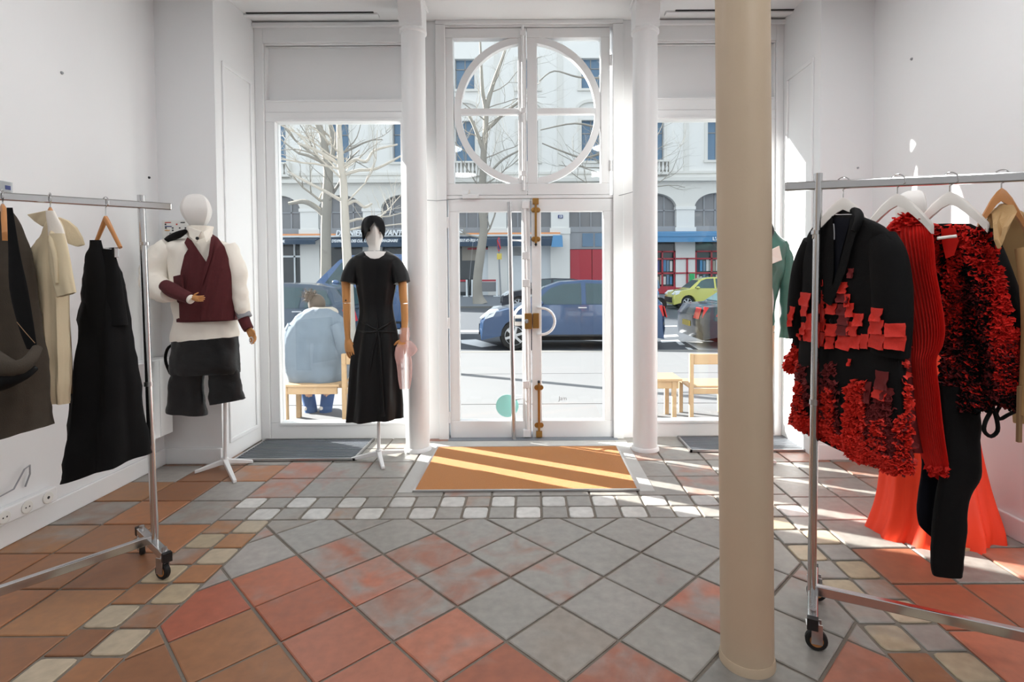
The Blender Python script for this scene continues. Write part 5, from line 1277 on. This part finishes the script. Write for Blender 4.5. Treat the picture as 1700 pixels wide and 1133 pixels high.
# ---- hands
def hand(wrist, d, side, nrm, L_=.17, curl=.5, mb=None, spread=.16):
    """palm and five bent fingers. d: direction of the fingers, side: towards the thumb, nrm: towards the palm side"""
    d, side, nrm = Vector(d).normalized(), Vector(side).normalized(), Vector(nrm).normalized(); mb = mb or MB(); w0 = Vector(wrist)
    pl_ = L_*.5
    rings = []
    for t, hw, hh in ((-.12, .15, .13), (0.0, .15, .12), (.35, .21, .12), (.75, .235, .10), (1.0, .22, .075)):
        c = w0+d*pl_*t; rings.append([c+side*L_*hw*cos(2*pi*k/14)+nrm*L_*hh*sin(2*pi*k/14) for k in range(14)])
    mb.rings(rings)
    for i, (o, ln, r) in enumerate(((.17, .44, .050), (.06, .5, .052), (-.055, .46, .050), (-.165, .36, .044))):
        p = w0+d*pl_*.93+side*L_*o; dd = (d+side*o*spread*3).normalized(); pts = [p]; cd_ = dd
        for s, c in ((.42, curl*.5), (.33, curl*.9), (.25, curl*.7)):
            a = c; cd_ = (cd_*cos(a)+nrm*sin(a)).normalized(); pts.append(pts[-1]+cd_*L_*ln*s)
        mb.tube(pts, [L_*r, L_*r, L_*r*.9, L_*r*.62], 8)
    p = w0+d*pl_*.22+side*L_*.15; dd = (d*.65+side*.75+nrm*.25).normalized(); pts = [p, p+dd*L_*.18]
    d2 = (dd+d*.5+nrm*curl*.4).normalized(); pts += [pts[-1]+d2*L_*.15, pts[-1]+d2*L_*.15+(d2+nrm*.3).normalized()*L_*.11]
    mb.tube(pts, [L_*.06, L_*.058, L_*.05, L_*.035], 8)
    return mb
def stand(root, px, py, Y, top, legs, ptop=None):
    c = G(px, py); c.z = .045; p1 = P(ptop or px, top, Y)
    MB().tube([c, Vector((c.x+(p1.x-c.x), Y if abs(c.y-Y) < .3 else c.y, p1.z))], .012, 12).build('pole', 'stand_white', root, smooth=True)
    MB().lathe([(.022, .03), (.022, .075), (.014, .08)], (c.x, c.y, 0), 14).build('socket', 'stand_white', root, smooth=True)
    for q in legs:
        e = G(*q); dv = Vector((e.x-c.x, e.y-c.y, 0)); sd_ = dv.normalized().cross(Vector((0, 0, 1)))*.016
        a, b_ = Vector((c.x, c.y, .055)), Vector((e.x, e.y, .014))
        m = MB().rings([[a+sd_+Vector((0, 0, .016)), a-sd_+Vector((0, 0, .016)), a-sd_-Vector((0, 0, .02)), a+sd_-Vector((0, 0, .02))], [b_+sd_*.7+Vector((0, 0, .008)), b_-sd_*.7+Vector((0, 0, .008)), b_-sd_*.7-Vector((0, 0, .013)), b_+sd_*.7-Vector((0, 0, .013))]])
        m.build('base_leg', 'stand_white', root, bevel=.004)

# ---- mannequin in burgundy vest
YA = 3.62
ma = thing('mannequin', (G(374, 778).x, G(374, 778).y, 0), 'mannequin in burgundy vest, cream shirt and black shorts on a white stand', 'mannequin', 'white-headed mannequins')
sil([(322.5, 322, 332), (326, 313, 341), (334, 307, 348), (346, 304, 352), (356, 306, 351.5), (366, 311, 347.5), (375, 317, 342), (381, 321, 339), (386, 321, 339), (400, 318, 342)], YA, 1.0, 36, 4, caps=True, ridge=.12, yaw=radians(62)).build('head', 'mannequin_white', ma, smooth=True)
stand(ma, 374, 778, YA, 655, ((323, 787), (420, 769), (390, 803)))
wrinkle(sil([(394, 312, 350), (401, 292, 368), (410, 278, 382), (430, 280, 386), (480, 286, 388), (530, 291, 391), (552, 289, 393), (562, 288, 394, -8)], YA, .5, 48, 4, amp=.025, freq=9, ph=.4, sup=2.3, caps='top').build('shirt', 'cream_shirt', ma, smooth=True), 0.03, 0.1)
sil([(376, 314, 352), (384, 313, 350), (394, 315, 349), (404, 322, 345)], YA-.01, .95, 32, 3, amp=.03, freq=3).build('shirt_collar', 'cream_shirt', ma, smooth=True)
for q in ([(312, 376, -.1), (334, 384, -.17), (326, 402, -.16), (314, 394, -.12)], [(352, 377, -.1), (337, 385, -.17), (342, 402, -.16), (351, 392, -.12)]): flap(q, YA, .01).build('collar_point', 'cream_shirt', ma, bevel=.004)
MB().lathe([(.010, 0), (.010, -.006)], P(328, 396, YA-.185), 12, 'Y').build('button', 'black_plastic', ma, smooth=True)
wrinkle(pxtube([(286, 408, 17, 0), (268, 428, 22, -.01), (257, 452, 22, -.03), (259, 474, 22, -.06), (272, 484, 19, -.12), (284, 487, 15, -.18)], YA, 20, m=5).build('shirt_sleeve', 'cream_shirt', ma, smooth=True), 0.04, 0.09)
wrinkle(pxtube([(376, 410, 14, 0), (390, 440, 15, -.01), (397, 475, 14, -.02), (402, 505, 13, -.03), (404, 522, 11, -.03)], YA, 20, m=5).build('shirt_sleeve', 'cream_shirt', ma, smooth=True), 0.04, 0.09)
vs_ = sil([(388, 312, 352), (396, 302, 366), (410, 292, 382), (430, 294, 386), (456, 296, 388), (476, 295, 389), (505, 296, 390), (533, 297, 391, -2)], YA-.012, .54, 48, 4, amp=.012, freq=6, sup=2.4); VT = [vs_.bvh()]
sil([(452, 297, 388), (476, 295, 389), (505, 296, 390), (533, 297, 391, -2)], YA-.012, .54, 48, 4, amp=.012, freq=6, sup=2.4).build('vest', 'burgundy', ma, smooth=True)
drape([(311, 394), (318, 399), (330, 417), (350, 446), (340, 470), (336, 533), (298, 533), (296, 480), (300, 450), (306, 424), (312, 414), (306, 403)], VT, .004, .012, wave=.004).build('vest_front', 'burgundy', ma, smooth=True)
drape([(353, 389), (362, 395), (373, 410), (381, 434), (389, 442), (390, 500), (390, 532), (334, 533), (334, 470), (341, 450), (349, 425), (354, 405)], VT, .018, .012, wave=.005).build('vest_front', 'burgundy', ma, smooth=True)
drape([(351, 389), (357, 392), (352, 425), (342, 456), (335, 475), (337, 450), (346, 424)], VT, .034, .01).build('shawl_edge', 'burgundy', ma, smooth=True)
flap([(287, 459, -.14), (301, 456, -.17), (303, 480, -.18), (288, 472, -.15)], YA, .02).build('vest_flap', 'burgundy', ma, bevel=.004)
pxtube([(266, 406, 1.5, .03), (280, 397, 5, .0), (296, 390, 6, -.06), (308, 384, 3.5, -.1)], YA, 12).build('dark_collar_wing', 'black_cloth', ma, smooth=True)
pxtube([(274, 474, 10, -.19), (286, 482, 12, -.22), (302, 490, 10.5, -.25), (316, 496, 9, -.27)], YA, 16, m=4).build('knit_cuff', 'burgundy', ma, smooth=True)
pxtube([(311, 493, 7, -.265), (316, 497, 7.6, -.27), (319, 499, 7, -.272)], YA, 14).build('shirt_cuff', 'cream_shirt', ma, smooth=True)
hand(P(319, 495, YA-.275), (1, -.1, -.12), (0, -.15, 1), (0, 1, .1), .085, 1.0).build('hand', 'wood_arm', ma, smooth=True)
pxtube([(402, 516, 10.5, -.03), (407, 528, 11, -.035)], YA, 16).build('grey_cuff', 'grey_cloth', ma, smooth=True)
pxtube([(404, 528, 9, -.035), (409, 540, 8.5, -.04), (413, 547, 8, -.045)], YA, 16).build('knit_cuff', 'burgundy', ma, smooth=True)
hand(P(413, 547, YA-.045), (.55, -.2, -.8), (.8, -.3, .5), (-.5, -.5, -.4), .12, .45, spread=.25).build('hand', 'wood_arm', ma, smooth=True)
MB().tube([P(417, 565, YA-.1)+Vector((.012*cos(a), 0, .02*sin(a))) for a in [k*pi/6 for k in range(13)]], .0035, 6).build('ring', 'chrome', ma, smooth=True)
wrinkle(sil([(556, 291, 392), (575, 289, 394), (598, 286, 396), (612, 285, 397), (620, 286, 396)], YA, .48, 48, 4, amp=.02, freq=6, sup=2.4, caps=True).build('shorts', 'black_taffeta', ma, smooth=True), 0.03, 0.1)
wrinkle(sil([(598, 292, 336), (612, 287, 339), (628, 283, 339.5), (650, 281, 338.5), (672, 278, 340), (687, 277, 341, 6)], YA-.01, .42, 36, 4, amp=.05, freq=5, sup=2.4).build('shorts_leg', 'black_taffeta', ma, smooth=True), 0.035, 0.1)
wrinkle(sil([(598, 349, 390), (612, 347, 395), (628, 347, 399), (645, 348, 402), (660, 348, 405), (667, 348, 407, -10)], YA-.01, .42, 36, 4, amp=.05, freq=5, ph=1, sup=2.4).build('shorts_leg', 'black_taffeta', ma, smooth=True), 0.035, 0.1)
pxtube([(291, 571, 2.2, .02), (280, 577, 2.3, .02), (275, 590, 2.3, .02), (276, 604, 2.3, .02), (283, 621, 2.2, .02)], YA, 10).build('strap_loop', 'black_cloth', ma, smooth=True)

# ---- mannequin in black dress
YD = 3.89
md = thing('mannequin', (G(629, 764).x, G(629, 764).y, 0), 'mannequin in a black knee-length dress and black headscarf', 'mannequin', 'white-headed mannequins')
sil([(366, 606, 630), (380, 603, 637), (392, 606, 636), (402, 609, 633), (409, 612, 631), (416, 611.5, 630.5), (422, 610, 632), (430, 609, 633)], YD, 1.0, 36, 4, caps=True, ridge=.22, yaw=radians(24)).build('head', 'mannequin_white', md, smooth=True)
mb = sil([(358.5, 614, 626), (362, 607, 633), (370, 602, 637), (380, 600.5, 639), (386, 601, 639)], YD+.02, 1.05, 32, 4, caps=True); mb.build('headscarf', 'turban', md, smooth=True)
HT = [sil([(357, 612, 628), (362, 605, 634), (370, 601, 638), (380, 600, 640), (392, 603, 638), (402, 606, 635)], YD, 1.02, 32, 4, ridge=.12).bvh()]
drape([(621, 369), (612, 381), (606, 395), (603.5, 403), (601, 393), (600, 380), (602, 369), (608, 361), (618, 357.5), (625, 359), (623, 365)], HT, .002, .014, step=5).build('headscarf_fold', 'turban', md, smooth=True)
drape([(621, 369), (629, 379), (635, 391), (637, 397), (639, 388), (640, 378), (637, 368), (631, 361), (624, 357.5), (617, 359), (616, 365)], HT, .006, .016, step=5).build('headscarf_fold', 'turban', md, smooth=True)
mb = sil([(417, 604, 643), (421, 596, 650), (428, 587, 660), (440, 586, 661), (460, 590, 658), (480, 593, 656), (505, 597, 652), (525, 597, 654), (545, 593, 658), (570, 588, 662), (600, 584, 664), (640, 581, 666), (670, 579, 668), (696, 577, 668, -6)], YD, .52, 96, 5, amp=.17, freq=7, ph=2.3, amp2=.03, sup=2.2); mb.build('dress', 'black_jersey', md, smooth=True)
pxtube([(600, 427, 8, 0), (591, 438, 12, 0), (583, 455, 14, 0), (579, 470, 14, -.01)], YD, 20, m=4).build('sleeve', 'black_jersey', md, smooth=True)
pxtube([(646, 427, 8, 0), (655, 438, 12, 0), (663, 455, 14, 0), (667, 470, 14, -.01)], YD, 20, m=4).build('sleeve', 'black_jersey', md, smooth=True)
DT = mb.bvh()
drape([(604, 418), (612, 417), (630, 417), (641, 418), (637, 424), (629, 429), (622, 430), (615, 429), (608, 424)], [DT], .002, .006, step=5).build('neck', 'mannequin_white', md, smooth=True)
def onto(path, tree_):
    out = []
    for px, py, r in catmull(path, 4):
        h = surf([tree_], px, py)
        if h: out.append((h[0]-ray(px, py).normalized()*.002, r*h[2]/F))
    return out
for pth in ([(626, 548, 2.2), (614, 542, 2), (604, 536, 1.4), (598, 534, .6)], [(627, 550, 2.2), (612, 552, 2), (602, 551, 1.4), (595, 549, .6)], [(628, 548, 2.2), (640, 541, 2), (648, 535, 1.3), (653, 531, .6)], [(628, 550, 2.2), (642, 551, 2), (652, 552, 1.4), (657, 552, .6)], [(627, 545, 2.2), (626, 532, 1.6), (625, 518, .6)], [(628, 550, 2.4), (631, 580, 2.4), (634, 630, 2.6), (637, 692, 3)], [(626, 552, 2.2), (620, 580, 2), (614, 620, .8)]):
    q = onto(pth, DT)
    if len(q) > 2: MB().tube([a for a, r in q], [r for a, r in q], 8).build('gathered_fold', 'black_jersey', md, smooth=True)
pxtube([(574, 460, 7.5, 0), (575, 490, 6.8, 0), (575.5, 503, 6.5, 0)], YD, 16).build('upper_arm', 'wood_arm', md, smooth=True)
pxtube([(575.5, 504, 6.3, 0), (576, 530, 5.8, -.01), (577, 556, 4.6, -.02), (578, 566, 4.6, -.02)], YD, 16).build('forearm', 'wood_arm', md, smooth=True)
pxtube([(668, 460, 7, 0), (669, 490, 6.6, 0), (671, 504, 6.3, 0)], YD, 16).build('upper_arm', 'wood_arm', md, smooth=True)
pxtube([(671, 505, 6.2, 0), (672, 530, 5.8, -.01), (671, 552, 4.6, -.02), (670, 562, 4.6, -.02)], YD, 16).build('forearm', 'wood_arm', md, smooth=True)
hand(P(578, 566, YD-.02), (.22, -.2, -1), (.95, -.3, .1), (.35, .85, 0), .165, .45).build('hand', 'wood_arm', md, smooth=True)
hand(P(670, 562, YD-.02), (-.15, -.25, -1), (-.95, -.3, .1), (-.2, .9, 0), .15, .55).build('hand', 'wood_arm', md, smooth=True)
MB().ball(P(574, 499, YD-.035), .006, .006, .006, 8, 6).build('arm_bolt', 'black_plastic', md, smooth=True)
stand(md, 629, 764, YD, 680, ((583, 765), (671, 752), (636, 780)))
sf = thing('scarf', P(670, 640, YD-.03), 'sheer pink tulle scarf knotted round the wooden wrist of the mannequin in black', 'scarf')
sil([(544, 665, 679), (556, 663, 680), (568, 664, 678)], YD-.02, 1.0, 28, 3, amp=.08, freq=7).build('wrist_wrap', 'pink_tulle', sf, smooth=True)
sil([(572, 659, 676), (590, 656, 682), (610, 659, 684), (630, 661, 683), (646, 664, 680)], YD-.06, .5, 40, 4, amp=.16, freq=7, amp2=.06).build('hanging_end', 'pink_tulle', sf, smooth=True)
m = sil([(566, 674, 682), (576, 672, 691), (584, 674, 692), (592, 676, 684)], YD-.06, .5, 28, 3, amp=.15, freq=5, caps=True); m.build('bow', 'pink_tulle', sf, smooth=True)
m = sil([(576, 657, 668), (590, 655, 670), (604, 658, 668)], YD-.07, .5, 28, 3, amp=.15, freq=5, caps=True); m.build('bow', 'pink_tulle', sf, smooth=True)

# ---- mannequin behind the beige column
YE = 3.80
mg = thing('mannequin', (G(1262, 770).x, G(1262, 770).y, 0), 'mannequin in a shiny teal shirt half hidden by the beige column', 'mannequin', 'white-headed mannequins')
sil([(316, 1250, 1262), (321, 1242, 1270), (330, 1236, 1277), (344, 1233, 1281), (358, 1235, 1279), (370, 1240, 1274), (378, 1245, 1269), (392, 1246, 1270)], YE, 1.1, 32, 4, caps=True, ridge=.28).build('head', 'mannequin_white', mg, smooth=True)
wrinkle(sil([(372, 1238, 1276), (382, 1236, 1284), (394, 1226, 1296), (406, 1216, 1306), (430, 1214, 1304), (470, 1220, 1296), (510, 1222, 1286), (540, 1222, 1285), (552, 1222, 1287)], YE, .5, 44, 4, amp=.03, freq=6, caps='top').build('shirt', 'teal_satin', mg, smooth=True), 0.04, 0.1)
wrinkle(pxtube([(1296, 404, 9, 0), (1304, 430, 12, 0), (1306, 480, 11, -.01), (1307, 530, 10, -.02), (1305, 561, 10, -.02)], YE, 18, m=5).build('sleeve', 'teal_satin', mg, smooth=True), 0.03, 0.08)
wrinkle(pxtube([(1214, 404, 9, 0), (1204, 430, 12, 0), (1202, 480, 11, -.01), (1203, 530, 10, -.02), (1206, 556, 10, -.02)], YE, 18, m=5).build('sleeve', 'teal_satin', mg, smooth=True), 0.03, 0.08)
sil([(372, 1240, 1280), (384, 1243, 1284), (396, 1250, 1280)], YE-.03, .9, 28, 3).build('collar', 'black_taffeta', mg, smooth=True)
flap([(1270, 420, -.16), (1294, 408, -.14), (1299, 432, -.13), (1272, 442, -.17)], YE, .012).build('white_flap', 'cream_shirt', mg, bevel=.003)
sil([(440, 1250, 1277), (466, 1250, 1279), (474, 1250, 1280)], YE-.04, .62, 28, 2, caps=True).build('black_insert', 'black_cloth', mg, smooth=True)
sil([(470, 1244, 1281), (500, 1244, 1284), (530, 1244, 1281)], YE-.045, .62, 28, 2, caps=True).build('white_insert', 'paper', mg, smooth=True)
wrinkle(sil([(540, 1224, 1285), (600, 1226, 1283), (680, 1238, 1278), (725, 1242, 1274)], YE, .6, 36, 4, amp=.03, freq=5, caps=True).build('trousers', 'cream_cloth', mg, smooth=True), 0.02, 0.1)
stand(mg, 1250, 772, YE, 700, ((1288, 770), (1215, 778), (1240, 795)))
# ---- mannequin in the red gown by the right wall
YG = 2.76
mr_ = thing('mannequin', (P(1545, 890, YG).x, YG, 0), 'mannequin in a floor-length orange-red gown behind the right rack', 'mannequin', 'white-headed mannequins')
sil([(317, 1508, 1524), (321, 1500, 1530), (330, 1493, 1534), (345, 1491, 1536), (360, 1494, 1535), (372, 1500, 1531), (382, 1505, 1527), (402, 1504, 1530)], YG, 1.1, 32, 4, caps=True, ridge=.28).build('head', 'mannequin_white', mr_, smooth=True)
sil([(400, 1496, 1540), (412, 1480, 1562), (440, 1484, 1566), (500, 1492, 1566), (540, 1492, 1570), (600, 1482, 1590), (680, 1474, 1606), (760, 1470, 1620), (820, 1466, 1634), (860, 1458, 1646), (885, 1450, 1650), (893, 1444, 1656)], YG, .62, 120, 5, amp=.14, freq=9, ph=.5, drift=.8, amp2=.05, sup=2.1, caps='top', maxd=.3).build('gown', 'orange_gown', mr_, smooth=True)
MB().lathe([(.20, .0), (.20, .012), (.19, .014)], (P(1545, 890, YG).x, YG, 0), 32).build('base_plate', 'wood_light', mr_, smooth=True)
